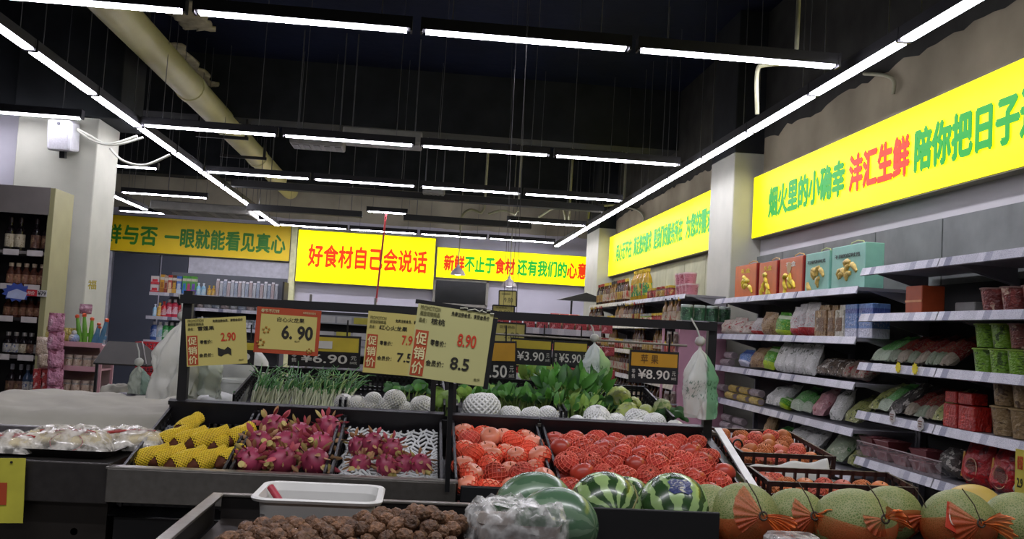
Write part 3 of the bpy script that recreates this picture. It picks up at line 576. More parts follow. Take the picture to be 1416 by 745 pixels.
for i, (pl, pr) in enumerate(((1316, 1350), (1355, 1394))):
    a, e = at(pl, 650, X=NX+.05), at(pr, 650, X=NX+.05); w = abs(a.y-e.y)
    r = thing('red_food_bag', f'big glossy red bag with a clear round window, {("left", "right")[i]} of two', 'food bag', (NX+.13, (a.y+e.y)/2, .892), FACE, rot=(-.12, 0, FACE))
    put(pillow_mesh(w*1.05, .235, .13, P_['redbag'], 5+i), 'bag', r); 
    MB().ball((.01, -.058, .08), (.055, .018, .055), 16, 8).build('window', P_['maroon2'], r)
    b = MB(); b.tube([(.01+.058*math.cos(q*PI/8), -.062, .08+.058*math.sin(q*PI/8)) for q in range(17)], .003, 5); b.build('window_rim', M('rim_cream', '#c9a07a', .4), r)
    MB().box((-w*.33, -.052, .1), (.014, .004, .13)).build('side_print', M('print_yellow', '#c9952a', .5), r)
place('bag', 1394, 1412, 660, .87, .16, P_['palegreen'], 'pale green bag right of the red bags', .1, -.2)
r = thing('price_card', 'tall yellow price card at the right edge of the picture', 'price card', at(1411, 655, X=2.76), FACE); MB().box((0, 0, 0), (.075, .003, .22)).build('card', M('card_yellow_d', '#b9ad3a', .6), r)
text(r, '促销', (-.02, -.002, .02), (1, 0, 0), U, .04, .06, M('card_red', '#b8431c', .5)); text(r, '2.9', (-.02, -.002, -.06), (1, 0, 0), U, .04, .04, M('card_ink', '#2d2a16', .5))

# ================================================================ far bottle gondola along the right wall
strip_f = label_strip('price_strip_far'); fb = M('far_back', '#33312d', .7)
wall_unit('far wall gondola full of sauce bottles beyond the pink end panel', 'bottle_gondola', 9.3, 14.7, 2.5, 3.0, [(2.0, .4), 1.70, 1.40, 1.10, .8, .5], 2.0, fb, 1.08, strip_f)
r = thing('pink_end_rack', 'pink end rack standing before the bottle gondola', 'rack', (2.72, 9.17, 0))
MB().box((0, .0, .87), (.46, .05, 1.74)).build('end_panel', pink_m, r); MB().box((0, -.05, 1.75), (.5, .2, .02)).build('top_shelf', shelf_m, r)
for z in (.95, 1.25, 1.52): MB().box((-.3, 0, z), (.15, .1, .015)).build('side_shelf', shelf_m, r)
for x in (-.37, -.24): MB().box((x, .05, .87), (.02, .02, 1.74)).build('side_post', pink_m, r)
for k, z in enumerate((.958, 1.258, 1.528)):
    for i in range(2):
        j = thing('seasoning_jar', f'small dark seasoning jar, {("left", "right")[i]} one on the {("lower", "middle", "upper")[k]} pink side shelf', 'jar', (2.39+.065*i, 9.15, z)); MB().lathe([(0, 0), (.027, 0), (.027, .08), (.02, .095)], 10).build('glass', pack('film_season', '#6b5a4f', '#a2958a', '#4a2f2a', 7), j); MB().lathe([(.022, .093), (.022, .115), (0, .115)], 10).build('cap', M('cap_dark', '#a9a39a', .4), j)
gc = pack('film_greencan', '#2f5a3c', '#1d3a28', '#5f8a66', 5); gl = M('can_lid', '#9aa59c', .4)
for i in range(4):
    j = thing('tea_canister', f'green canister on the pink rack, {ORD[i]} from the left', 'canister', (2.54+.125*i, 9.12, 1.761)); MB().lathe([(0, 0), (.056, 0), (.058, .01), (.058, .12), (.054, .13)], 16).build('body', gc, j); MB().lathe([(.057, .125), (.057, .145), (.05, .15), (0, .15)], 16).build('lid', gl, j)
def bottle_mesh(kind, mats):
    b = MB()
    if kind == 'slim': b.lathe([(0, 0, 0), (.030, 0, 0), (.031, .04, 1), (.031, .12, 0), (.026, .16, 0), (.012, .19, 0), (.012, .215, 2), (.014, .215, 2), (.014, .245, 2), (0, .245, 2)], 10)
    elif kind == 'oil': b.lathe([(0, 0, 0), (.05, 0, 0), (.052, .05, 1), (.052, .17, 0), (.045, .22, 0), (.02, .27, 0), (.02, .28, 2), (.024, .28, 2), (.024, .31, 2), (0, .31, 2)], 12)
    elif kind == 'jar': b.lathe([(0, 0, 0), (.036, 0, 0), (.037, .02, 1), (.037, .075, 0), (.032, .09, 2), (.035, .092, 2), (.035, .112, 2), (0, .113, 2)], 12)
    elif kind == 'tub': b.lathe([(0, 0, 0), (.05, 0, 1), (.058, .1, 1), (.06, .1, 2), (.06, .115, 2), (0, .116, 2)], 12)
    elif kind == 'pump': b.lathe([(0, 0, 0), (.04, 0, 0), (.042, .03, 1), (.042, .12, 0), (.03, .16, 0), (.014, .17, 2), (.014, .2, 2), (.02, .2, 2), (.02, .22, 2), (0, .22, 2)], 10)
    elif kind == 'wide': b.lathe([(0, 0, 0), (.045, 0, 0), (.05, .05, 1), (.05, .15, 0), (.042, .19, 0), (.02, .21, 2), (.022, .22, 2), (.02, .25, 2), (0, .25, 2)], 12, sy=.65)
    return b.mesh(kind+'_bottle', mats)
soy = M('soy_glass', '#2a1712', .2, 0, .2); gold = pack('film_goldlabel', '#a98a35', '#c9b25a', '#7d2a1c', 6); capr = M('cap_red', '#8f2a1c', .4); capy = M('cap_yellow', '#c2a52a', .4); pale = pack('film_palelabel', '#b3a98f', '#8a7a5a', '#a03a2c', 6)
BT = [bottle_mesh('slim', [soy, gold, capr]), bottle_mesh('slim', [M('vinegar', '#4a2a18', .2), pale, capy]), bottle_mesh('slim', [M('sesame', '#6b4a1c', .2), pale, M('cap_black', '#1d1a18', .4)]),
      bottle_mesh('jar', [M('chili', '#6b1a12', .25), pack('film_redlabel', '#a03024', '#c9a05a', '#5a1612', 6), capy]), bottle_mesh('jar', [M('bean', '#4f3a22', .25), gold, capr]), bottle_mesh('jar', [M('pickle', '#7a8a4a', .25), pale, M('cap_silver', '#a9a9a2', .3, .6)])]
OIL = bottle_mesh('oil', [M('oil', '#a8861c', .15), pack('film_oillabel', '#1f7a3c', '#b8382a', '#c9b23a', 5), capy]); TUB = bottle_mesh('tub', [pink_m, pack('film_pinktub', '#b9737c', '#d0a4a4', '#8f4048', 5), M('lid_pink', '#cfb0b0', .4)])
def brow(z, ya, yb, step, kinds, desc, zo=.02, x=2.57, name='sauce_bottle', cat='bottle', grp=None, hs=1.12):
    n = int((ya-yb)/step)+1; c = 0
    for i in range(n):
        me = kinds[(i//4) % len(kinds)] if len(kinds) > 1 else kinds[0]
        tag(put(me, name, None, (x+rnd.uniform(-.008, .012), ya-i*step, z+zo), (0, 0, rnd.uniform(0, 6))), f'{desc}, {ORD[i]} from the left', cat, grp or desc+'s').scale = (1.15, 1.15, hs)
brow(2.0, 14.5, 12.35, .12, BT[:3], 'slim bottle on the top shelf of the bottle gondola', x=2.67, hs=1.3)
brow(2.0, 12.1, 11.4, .17, [OIL], 'cooking oil bottle on the top shelf of the bottle gondola', x=2.68, name='oil_bottle', hs=1.25)
brow(2.0, 11.15, 10.1, .1, [BT[3], BT[4]], 'small jar on the top shelf of the bottle gondola', x=2.66, name='sauce_jar', cat='jar')
brow(2.0, 9.86, 9.45, .135, [TUB], 'pink tub in the bottom layer on the gondola top', x=2.68, name='food_tub', cat='tub', hs=1.0); brow(2.118, 9.86, 9.58, .135, [TUB], 'pink tub in the upper layer on the gondola top', x=2.68, name='food_tub', cat='tub', hs=1.0)
brow(1.70, 14.5, 9.5, .125, [BT[1], BT[0], BT[5], BT[3], BT[2]], 'bottle on the second shelf of the bottle gondola')
brow(1.40, 14.4, 9.5, .125, [BT[5], BT[1], BT[4], BT[2], BT[3]], 'bottle on the third shelf of the bottle gondola')
brow(1.10, 14.3, 9.5, .135, [BT[2], BT[1], BT[0]], 'bottle on the fourth shelf of the bottle gondola'); brow(.8, 13.5, 9.5, .16, [BT[0], BT[1]], 'bottle on the fifth shelf of the bottle gondola')
# ================================================================ fruit stand in the foreground
SY, SZ, SK = 3.3, 1.035, .26; SA = math.atan(SK)
def sl(px, py, off=0): return on_slope(px, py, SY, SZ+off, SK)
crate_m = M('crate_plastic', '#151417', .42, 0, .15, 20); brown_crate = M('crate_brown', '#2c1714', .45, 0, .15, 20); tray_steel = M('bin_steel', '#77716a', .35, .85, .12, 30)
st = thing('fruit_stand', 'long fruit stand with a steel front lip carrying the tilted crates', 'display stand', (0, SY, 0))
MB().box((-.41, -.02, .985), (1.13, .02, .11)).build('steel_front_rail', steel, st, bevel=.004)
MB().box((-.41, -.005, 1.04), (1.14, .05, .008)).build('steel_lip', steel, st, bevel=.003)
MB().box((.69, -.02, .945), (1.04, .02, .17)).build('black_front_rail', black_steel, st, bevel=.004)
MB().box((.14, .35, .435), (2.2, .62, .87)).build('cabinet', M('stand_black', '#0d0d0e', .5), st)
b = MB(); b.add([(-.97, 0, .882), (1.22, 0, .882), (1.22, .62, 1.04), (-.97, .62, 1.04)], [(0, 1, 2, 3)]); b.build('sloping_deck', black_steel, st)
MB().box((1.2, .3, 1.02), (.03, .66, .13), rot=Matrix.Rotation(SA, 3, 'X')).build('side_panel', black_steel, st)
def wall_lattice(b, p, r, L, h, n, t=.009, mids=(.5,), mi=0):
    """a slotted crate wall from p along r, of length L and height h"""
    p, r = Vector(p), Vector(r); u = Vector((0, 0, 1)); nr = r.cross(u)
    ax = abs(r.x) > .5
    def bx(c, l, hh): b.box(c, (l, t, hh) if ax else (t, l, hh), mi)
    bx(p+r*L/2+u*(h-.009), L+t, .018); bx(p+r*L/2+u*.01, L+t, .02)
    for m_ in mids: bx(p+r*L/2+u*h*m_, L, .008)
    for i in range(n+1): bx(p+r*(L*i/n)+u*h/2, .010 if i not in (0, n) else .016, h)
def crate(label, x0, x1, D=.62, H=.13, y0=SY, z0=SZ, a=SA, front=.06, mat=crate_m, ns=16, solid_back=True, name='produce_crate', back=None, cat='crate', left=None, right=None):
    w = x1-x0; r = thing(name, label, cat, ((x0+x1)/2, y0, z0), rot=(a, 0, 0))
    b = MB(); b.box((0, D/2, -H+.005), (w-.01, D-.01, .01)); b.build('base', mat, r)
    for s, hh in ((-1, left or H), (1, right or H)):
        b = MB(); wall_lattice(b, (s*(w/2-.006), .0, -H), (0, 1, 0), D, hh, ns, mids=(.36, .68)); b.build('slotted_side', mat, r)
    b = MB(); wall_lattice(b, (-w/2, .006, -H), (1, 0, 0), w, front, max(6, int(w/.035)), mids=()); b.build('front_wall', mat, r)
    b = MB()
    if solid_back: b.box((0, D-.006, -H/2+.01), (w, .012, H+.02)); b.box((0, D+.005, .014), (w+.01, .03, .016))
    else: wall_lattice(b, (-w/2, D-.006, -H), (1, 0, 0), w, (back or H), int(w/.022), mids=(.3, .55, .78))
    b.build('back_wall', mat, r); return r
crate('black crate holding yellow-netted yacon roots', -.945, -.612); crate('black crate full of large dragon fruit', -.602, -.282); crate('black crate half full of small dragon fruit on white foam', -.272, .112, front=.085)
crate('black crate of pale apples in orange foam cups', .15, .495, front=.085); crate('wide black crate heaped with netted red apples', .51, 1.17, front=.085)
# foam sheets lying in the crates
def foam_sheet(label, loc, w, d, mat, rot, wave=.0, seed=0, nu=16, nv=16):
    r = thing('foam_sheet', label, 'foam sheet', loc, rot=rot); b = MB()
    def P(u, v): 
        e = wave*(.5+noise.noise((u*3, v*3, seed)))
        return Vector(((u-.5)*w, v*d, e + wave*2.2*max(0, v-.75)*(1 if seed else 0)+wave*1.5*max(0, abs(u-.5)-.38)))
    for j in range(nv):
        b.tube([P(i/24, (j+.45*math.sin(i*PI/2))/nv) for i in range(25)], .0058, 5)
    for i in range(nu+1): b.tube([P((i+.35*math.sin(j*PI/2+i*PI))/(nu+.7), j/20) for j in range(21)], .005, 4)
    b.build('foam_net', mat, r); return r
foam_w = M('foam_white', '#c3c6c6', .7, 0, .06); foam_g = M('foam_grey', '#80858a', .7, 0, .1)
foam_sheet('grey foam net sheet under the yellow-netted yacon', (-.78, SY+.02, SZ-.062), .3, .56, foam_g, (SA, 0, 0), .005, 0, 18, 22)
foam_sheet('wavy white foam net sheet under the small dragon fruit', (-.075, SY+.03, SZ-.07), .34, .57, foam_w, (SA, 0, 0), .03, 4, 13, 22)
b = MB(); wall_lattice(b, (-.75, 3.74, SZ+.06), (1, 0, 0), .13, .05, 5, mids=(.5,)); tag(b.build('crate_divider', crate_m), 'small black plastic grid lying on the grey foam', 'crate divider')
# ---- netting on a surface of revolution: thin strands crossing in diamonds
def net(b, fn, nu, nv, r, v0=0.0, v1=1.0, mi=0):
    P = [[fn((i+.5*(j % 2))/nu, v0+(v1-v0)*j/nv) for i in range(nu)] for j in range(nv+1)]
    for j in range(nv):
        for i in range(nu):
            for k in ((i, i+1) if j % 2 else (i-1, i)):
                b.tube([P[j][i], P[j+1][k % nu]], r, 3, mi, False)
    return b
# ---- yacon roots in yellow nets
yac = M('yacon_skin', '#4f2a1a', .7, 0, .3, 30, .3, .2); ynet = M('yellow_foam', '#e2c42c', .6, 0, .1, 8)
def yacon(seed):
    rr = random.Random(seed); r = thing('yacon_root', '', 'yacon root', group='yacon roots in yellow nets'); L = rr.uniform(.125, .15); R0 = rr.uniform(.029, .034)
    def rad(v): return R0*(math.sin(PI*min(1, max(0, v)))**.55)*(1.05-.25*v)
    def sf(off, sc_=1): return lambda u, v: Vector(((rad(v)+off)*math.cos(2*PI*u)*(1+.06*math.sin(5*v+seed)), (v-.5)*L, (rad(v)+off)*math.sin(2*PI*u)*.95))
    b = MB(); b.grid(sf(0), 14, 12, 0, True, True); b.build('root', yac, r)
    b = MB(); f2 = lambda u, v: Vector(((max(rad(v), R0*.62 if v > .7 else 0)+.004)*math.cos(2*PI*u), (v-.5)*L*(1.12 if v > .5 else 1), (max(rad(v), R0*.62 if v > .7 else 0)+.004)*math.sin(2*PI*u)*.95))
    net(b, f2, 17, 22, .0022, .24, 1.0); b.build('foam_net', ynet, r)
    b = MB(); b.grid(lambda u, v: f2(u, .3+.7*v)*.985, 16, 10, 0, True, True); b.build('foam_sleeve', M('yellow_foam_inner', '#b89a22', .7, 0, .15), r)
    return Proto(r)
YP = [yacon(i) for i in range(3)]
for i, (px, py, ang, dz, lab) in enumerate(((258, 590, -15, .0, 'upright at the very top of the heap'), (234, 607, -40, 0, 'second from the top on the left side'), (257, 609, -45, 0, 'in the middle of the upper left group'), (283, 609, -60, .01, 'large one in the centre of the crate'), (306, 612, -40, 0, 'right of the large central one'), (326, 604, -28, .01, 'standing against the right crate wall'), (203, 632, -70, 0, 'at the front left corner'), (228, 632, -55, 0, 'second from the left along the front'), (254, 637, -50, 0, 'third from the left along the front'), (284, 637, -45, 0, 'fourth from the left along the front'), (316, 634, -25, 0, 'at the front right corner'))):
    p = sl(px, py, -.035+dz); YP[i % 3](p, (SA+.15, .3, math.radians(ang)), 'yacon root in a yellow foam net, '+lab, scale=1.0 if i != 3 else 1.12)
# ---- dragon fruit
df_skin = M('dragon_skin', '#9c3a56', .45, 0, .35, 10, .1, rndv=.2); df_leaf = M('dragon_bract', '#b08a62', .6, 0, .3, 12); df_leaf2 = M('dragon_bract_red', '#b0505a', .5, 0, .3, 12); df_tip = M('dragon_tip', '#b9aa66', .6, 0, .2, 10)
def leaf(b, base, d, up, L, w, droop=.3, mi=0, n=5, fold=.25):
    d = Vector(d).normalized(); up = Vector(up).normalized(); s = d.cross(up).normalized(); up = s.cross(d); rows = []; p = Vector(base)
    for i in range(n+1):
        t_ = i/n; ww = w*(math.sin(PI*(.12+.88*t_))**.7 if t_ < .999 else .02); rows.append((p.copy(), ww, s.copy(), up.copy()))
        d = (d - up*droop/n).normalized(); up = s.cross(d); p += d*L/n
    vs = []
    for p, ww, s_, u_ in rows: vs += [p-s_*ww/2+u_*ww*fold, p, p+s_*ww/2+u_*ww*fold]
    b.add(vs, [q for i in range(n) for q in ((3*i, 3*i+1, 3*i+4, 3*i+3), (3*i+1, 3*i+2, 3*i+5, 3*i+4))], mi, True)
def dragon(seed, dry, R0=.048):
    rr = random.Random(seed); r = thing('dragon_fruit', '', 'dragon fruit')
    MB().ball((0, 0, 0), (R0, R0*1.12, R0), 18, 12, fn=lambda d: 1+.05*noise.noise(d*3+Vector((seed, 0, 0)))).build('body', df_skin, r)
    b = MB(); N_ = 30
    for i in range(N_):
        v = 1-2*(i+.5)/N_; a = i*2.4+seed; q = math.sqrt(1-v*v); d = Vector((q*math.cos(a), v, q*math.sin(a)))
        o = Vector((d.x*R0, d.y*R0*1.12, d.z*R0))*.97; tang = Vector((0, -1, 0)); tang = (tang - d*tang.dot(d)); 
        if tang.length < .1: tang = d.orthogonal()
        leaf(b, o, tang.normalized()*.8+d*(.55+.5*rr.random()), d, R0*rr.uniform(.55, 1.0)*(1.2 if v < -.55 else 1), R0*rr.uniform(.26, .44), rr.uniform(-1.4, .3), 0 if rr.random() < dry*.8 else (1 if rr.random() < .8 else 2), 5, .2)
    b.build('bract_leaves', [df_leaf, df_leaf2, df_tip], r)
    MB().tube([(0, -R0*1.05, 0), (0, -R0*1.3, .005), (0.004, -R0*1.55, .012)], [.012, .009, .012], 8).build('flower_end', df_tip, r); return Proto(r)
DP = [dragon(i, .45 if i < 3 else .75) for i in range(6)]
big = ((378, 591, 0, 'at the back left'), (414, 602, 2, 'at the back in the middle'), (455, 591, 1, 'at the back right, tallest'), (359, 613, 3, 'second from the front on the left side'), (396, 614, 4, 'dry-scaled one in the centre'), (443, 614, 1, 'large smooth one second from the front on the right'), (345, 637, 0, 'at the front left corner'), (389, 637, 5, 'dry-scaled one in the middle of the front'), (436, 638, 2, 'at the front right corner'))
for i, (px, py, k, lab) in enumerate(big): DP[k](sl(px, py, -.022), (SA+rnd.uniform(-.5, .3), rnd.uniform(-.5, .5), rnd.uniform(-1, 1)), ('dragon fruit '+lab+' of the left crate').replace('second from the front on', 'second back on').replace('large smooth one', 'smooth one'), 'dragon fruit in the left crate', rnd.uniform(.95, 1.08))
SP = [dragon(20+i, .8, .038) for i in range(3)]
for i, (px, py, z, lab) in enumerate(((497, 618, 0, 'at the back left'), (515, 614, .02, 'scaly one at the back in the middle left'), (542, 620, .02, 'tallest yellow-tipped one at the back'), (498, 642, 0, 'at the front left corner'), (534, 643, 0, 'second from the left along the front'), (559, 643, -.01, 'third from the left along the front'), (582, 642, 0, 'at the front right end'))):
    SP[i % 3](sl(px, py, -.04+z), (rnd.uniform(-.4, .3)+.6, rnd.uniform(-.5, .5), rnd.uniform(-1, 1)), 'small dragon fruit '+lab+' on the white foam', 'small dragon fruit on white foam', rnd.uniform(.98, 1.1))
# ---- apples
ap1 = M('apple_skin', '#b5402e', .35, 0, .3, 9, rndv=.15); ap2 = M('apple_pale_skin', '#e08a6c', .35, 0, .25, 7, rndv=.1); rnet = M('red_foam', '#da6450', .65, 0, .12, rndv=.1); onet = M('orange_foam', '#f05f40', .65, 0, .1, rndv=.08); stem_m = M('fruit_stem', '#4a3218', .8)
def apple(seed, skin, nm, lo, hi, R0=.042):
    r = thing('apple', '', 'apple'); rr = random.Random(seed)
    def prof(v):                                                    # v 0 bottom … 1 top
        a = PI*(v-.5); q = math.cos(a); z = math.sin(a)*.88-.13*max(0, (v-.82)/.18)**1.5*1.6; return q*(1.0+.05*math.sin(a)), z
    def sf(k): 
        def f(u, v): q, z = prof(v); return Vector((q*R0*k*math.cos(2*PI*u), q*R0*k*math.sin(2*PI*u), z*R0*k))
        return f
    MB().grid(sf(1), 18, 14, 0, True, True).build('fruit', skin, r)
    MB().tube([(0, 0, R0*.62), (.002, 0, R0*.95)], .0016, 5).build('stem', stem_m, r)
    if hi > lo:
        b = MB(); net(b, sf(1.05), 13, max(4, int(12*(hi-lo))), .0021, lo, hi); b.build('foam_net', nm, r)
    if seed % 2 == 0 and hi > lo:
        MB().grid(lambda u, v: sf(1.025+.03*math.sin(u*2*PI*9)*v)(u, lo+(hi*.82-lo)*v), 26, 7, 0, True, True).build('foam_cup', M(nm.name+'_cup', '#bf4034' if nm is rnet else '#ee5a3e', .7, 0, .15), r)
    return Proto(r)
AF = [apple(i, ap1, rnet, .06, .95) for i in range(4)]; AH = [apple(10+2*i, ap2, onet, .05, (.62, .74, .68, .9)[i]) for i in range(4)]; AN = [apple(31, ap2, onet, 0, 0), apple(33, ap1, rnet, 0, 0)]; AR = [apple(40+i, ap1, rnet, .06, .7) for i in range(2)]
def tilt(): return (rnd.uniform(-.5, .7), rnd.uniform(-.5, .5), rnd.uniform(0, 6))
def slope_pt(x, s, off): return Vector((x, SY+s*math.cos(SA)-off*math.sin(SA), SZ+s*math.sin(SA)+off*math.cos(SA)))
for k in range(7):
    n = 4
    for i in range(n):
        x = .196+(i+.3*(k % 2)-.05)*.083; s = .045+.083*k; P_a = AH[(i+k) % 4] if rnd.random() < .72 else (AN[0] if rnd.random() < .6 else AF[i])
        P_a(slope_pt(x+rnd.uniform(-.006, .006), s+rnd.uniform(-.008, .008), -.035+rnd.uniform(-.01, .012)+.014*(k % 2)), tilt(), f'pale orange-cupped apple, {ORD[i]} from left in row {("one","two","three","four","five","six","seven")[k]} from the front', 'apples in orange foam cups', rnd.uniform(.96, 1.06))
for k in range(7):
    for i in range(7 if k % 2 else 8):
        x = .556+(i+.5*(k % 2))*.0825; s = .03+.083*k; hump = .045*math.sin(PI*min(1, (k+.8)/6.5))*(.6+.4*math.sin(PI*(i+.5)/8))
        P_a = AF[(i*3+k) % 4] if rnd.random() < .6 else (AR[i % 2] if rnd.random() < .75 else AN[1])
        P_a(slope_pt(x+rnd.uniform(-.008, .008), s+rnd.uniform(-.008, .008), -.03+hump+rnd.uniform(-.008, .01)), tilt(), f'red netted apple, {ORD[i]} from left in row {("one","two","three","four","five","six","seven")[k]} of the wide heap', 'red apples in the wide heap', rnd.uniform(.96, 1.1))
foam_r = M('foam_red', '#a8443c', .7)
for lab, x0, x1 in (('red foam liner under the apples in orange cups', .165, .48), ('red foam liner under the wide heap of red apples', .53, 1.15)):
    b = MB(); b.box((0, .3, 0), (x1-x0, .57, .012)); tag(b.build('crate_liner', foam_r, None, ((x0+x1)/2, SY+.005, SZ-.09), (SA, 0, 0)), lab, 'crate liner')
# ================================================================ low steel table in front: walnuts, tub, watermelons, melons
tb = thing('low_display_table', 'low steel-rimmed table in front carrying walnuts and melons', 'display table', (0, 0, 0)); TY0, TY1, TZ = 2.1, 2.94, 1.03
MB().box((.83, (TY0+TY1)/2, .955), (2.74, TY1-TY0-.01, .01)).build('table_top', M('bin_dark', '#2e2824', .4, .3, .2, 20), tb)
binw = M('bin_wall', '#1f1b19', .5, .2)
MB().box((-.555, (TY0+TY1)/2, 1.028), (.034, TY1-TY0+.02, .008)).build('left_rim', steel, tb, bevel=.002); MB().box((.83, TY1, 1.028), (2.75, .026, .008)).build('back_rim', steel, tb, bevel=.002)
MB().box((-.566, (TY0+TY1)/2, .985), (.008, TY1-TY0, .08)).build('left_wall', binw, tb); MB().box((.83, TY1+.006, .985), (2.75, .008, .08)).build('back_wall', binw, tb)
MB().box((.83, (TY0+TY1)/2, .5), (2.7, TY1-TY0-.06, .9)).build('cabinet', black_steel, tb)
MB().box((.44, (TY0+TY1)/2, .985), (.02, TY1-TY0, .05)).build('divider', dark_steel, tb)
wal = M('walnut_shell', '#62452f', .55, 0, .55, 90, 1.0, .4, rndv=.35)
def walnut(seed):
    r = thing('walnut', '', 'walnut')
    MB().ball((0, 0, 0), (.0185, .0185, .021), 24, 18, fn=lambda d: 1+.16*noise.noise(d*2.6+Vector((seed*7, 0, 0)))+.10*noise.noise(d*6+Vector((seed, 3, 0)))+.05*math.exp(-(d.x/.14)**2)).build('shell', wal, r); return r
WM = []
for s in range(4):
    w_ = walnut(s); WM.append(w_.children[0].data); bpy.data.objects.remove(w_.children[0]); bpy.data.objects.remove(w_)
wpos = []
for j in range(11):
    for i in range(24):
        x = -.49+.0385*i+.019*(j % 2)+rnd.uniform(-.006, .006); y = 2.20+.036*j+rnd.uniform(-.006, .006)
        h = .03+.05*math.exp(-((x+.14)/.26)**4-((y-2.40)/.13)**2)+.05*math.exp(-((x-.07)/.15)**2-((y-2.42)/.13)**2)
        if y > 2.51 and -.42 < x < -.04: continue
        if x > .155+.04*math.sin(j) or (x > .08 and y < 2.3) or h < .034+.012*rnd.random(): continue
        wpos.append((x, y, .96+.018+h+rnd.uniform(-.006, .008)))
for i, p in enumerate(wpos):
    tag(put(rnd.choice(WM), 'walnut', None, p, (rnd.uniform(0, 6), rnd.uniform(0, 6), rnd.uniform(0, 6))), 'brown walnut in the heap before the white tub', 'walnut', 'walnuts heaped in the steel bin').scale = (rnd.uniform(.9, 1.15),)*3
# packed fill beneath the visible walnuts
# white tub with a red scoop handle
tub = thing('plastic_tub', 'white rectangular plastic tub standing behind the walnuts', 'tub', (-.235, 2.665, .975)); tub.scale = (.94, .94, 1); tw = M('tub_white', '#cfcfca', .35, 0, .03)
def rr_poly(w, d, r, n=5):
    return [(sx*(w/2-r)+r*math.cos(a), sy*(d/2-r)+r*math.sin(a)) for sx, sy, a0 in ((1, 1, 0), (-1, 1, PI/2), (-1, -1, PI), (1, -1, 3*PI/2)) for a in [a0+PI/2*k/n for k in range(n+1)]]
def loft(b, secs, mi=0):                                            # secs: (w, d, r, z)
    vs = []; 
    for w, d, r, z in secs: vs += [(x, y, z) for x, y in rr_poly(w, d, r)]
    n = len(vs)//len(secs)
    for k in range(len(secs)-1): b.add(vs[k*n:(k+2)*n], [(i, (i+1) % n, n+(i+1) % n, n+i) for i in range(n)], mi, True)
    return vs[-n:]
b = MB(); e = loft(b, [(.29, .235, .03, 0), (.31, .255, .035, .09), (.315, .26, .035, .108), (.352, .297, .05, .111), (.358, .303, .05, .118), (.35, .295, .05, .122), (.32, .265, .04, .12), (.305, .25, .04, .10), (.285, .23, .03, .006)]); b.add(e, [tuple(range(len(e)))]); b.build('tub', tw, tub)
b = MB(); b.box((0, 0, .075), (.296, .242, .004)); b.build('contents', M('tub_water', '#6a6a68', .15), tub)
sc_ = thing('scoop', 'red handle of a scoop leaning in the white tub', 'scoop', (0, 0, 0)); p0, p1 = at(374, 673, Y=2.70), at(390, 697, Y=2.66); p2 = p0+(p1-p0)*1.25
MB().tube([p0, p1], .010, 10).build('grip', M('grip_red', '#9c2335', .5, 0, .15, 60), sc_); MB().tube([p1, p2], .006, 8).build('shaft', tw, sc_)
# watermelons
def wm_mat(name, light, dark, n, thr):
    t = NT(name); g = t.co(); s = t.n('ShaderNodeSeparateXYZ'); t.l(g, s.inputs[0]); at2 = t.n('ShaderNodeMath', operation='ARCTAN2'); t.l(s.outputs[1], at2.inputs[0]); t.l(s.outputs[0], at2.inputs[1])
    nz = t.noise(14, 5); wz = t.noise(30, 3); a = t.n('ShaderNodeMath', operation='MULTIPLY_ADD'); t.l(nz, a.inputs[0]); a.inputs[1].default_value = .75; t.l(at2.outputs[0], a.inputs[2])
    a2 = t.n('ShaderNodeMath', operation='MULTIPLY_ADD'); t.l(wz, a2.inputs[0]); a2.inputs[1].default_value = .25; t.l(a.outputs[0], a2.inputs[2])
    m = t.n('ShaderNodeMath', operation='MULTIPLY'); t.l(a2.outputs[0], m.inputs[0]); m.inputs[1].default_value = n; si = t.n('ShaderNodeMath', operation='SINE'); t.l(m.outputs[0], si.inputs[0])
    mr = t.n('ShaderNodeMapRange'); t.l(si.outputs[0], mr.inputs[0]); mr.inputs[1].default_value = -1
    k = t.ramp(mr.outputs[0], [(thr-.06, C(dark)), (thr+.06, C(light))]); v = t.ramp(t.noise(6, 3), [(.3, (.75,)*3+(1,)), (.7, (1.15, 1.15, 1.1, 1))])
    return t.fin(t.mix(1, k, v, 'MULTIPLY'), .25, 0, .5, .15)
wm1 = wm_mat('watermelon_striped', '#88a368', '#26421f', 11, .5); wm2 = wm_mat('watermelon_pale', '#647d64', '#48664c', 7, .6)
def melon_axis(mat, R0, label, p, axis, sx=1.08, name='watermelon', tail=True):
    r = thing(name, label, 'watermelon', p); q = Vector(axis).to_track_quat('Z', 'Y'); r.rotation_euler = q.to_euler()
    MB().ball((0, 0, 0), (R0, R0, R0*sx), 28, 18).build('rind', mat, r)
    if tail: MB().tube([(0, 0, R0*sx*.97), (.006, .002, R0*sx+.015), (.03, .015, R0*sx+.03), (.05, .05, R0*sx+.015), (.045, .08, R0*sx-.005)], [.006, .004, .003, .0025, .002], 6).build('dry_stem', M('dry_stem', '#7d7a4a', .7), r)
    return r
MZ = 1.065
melon_axis(wm2, .100, 'pale green watermelon at the back left, half hidden', at(738, 702, Z=MZ), (.9, -.3, .2), 1.15, tail=False); melon_axis(wm2, .098, 'pale green watermelon in front, right of the plastic-covered basket', at(766, 722, Z=MZ-.005)+Vector((0, -.04, 0)), (.8, -.6, .1), 1.15, tail=False)
melon_axis(wm1, .106, 'striped watermelon with a dry stem, left of the stickered one', at(836, 704, Z=MZ), (.12, -.95, .05)); melon_axis(wm1, .094, 'striped watermelon peeping out behind the other two striped ones', at(872, 700, Z=MZ)+Vector((.0, .08, -.02)), (.6, .6, .3), 1.05, tail=False)
r = melon_axis(wm1, .107, 'striped watermelon with a dark blue sticker', at(932, 707, Z=MZ), (.1, -.9, -.42))
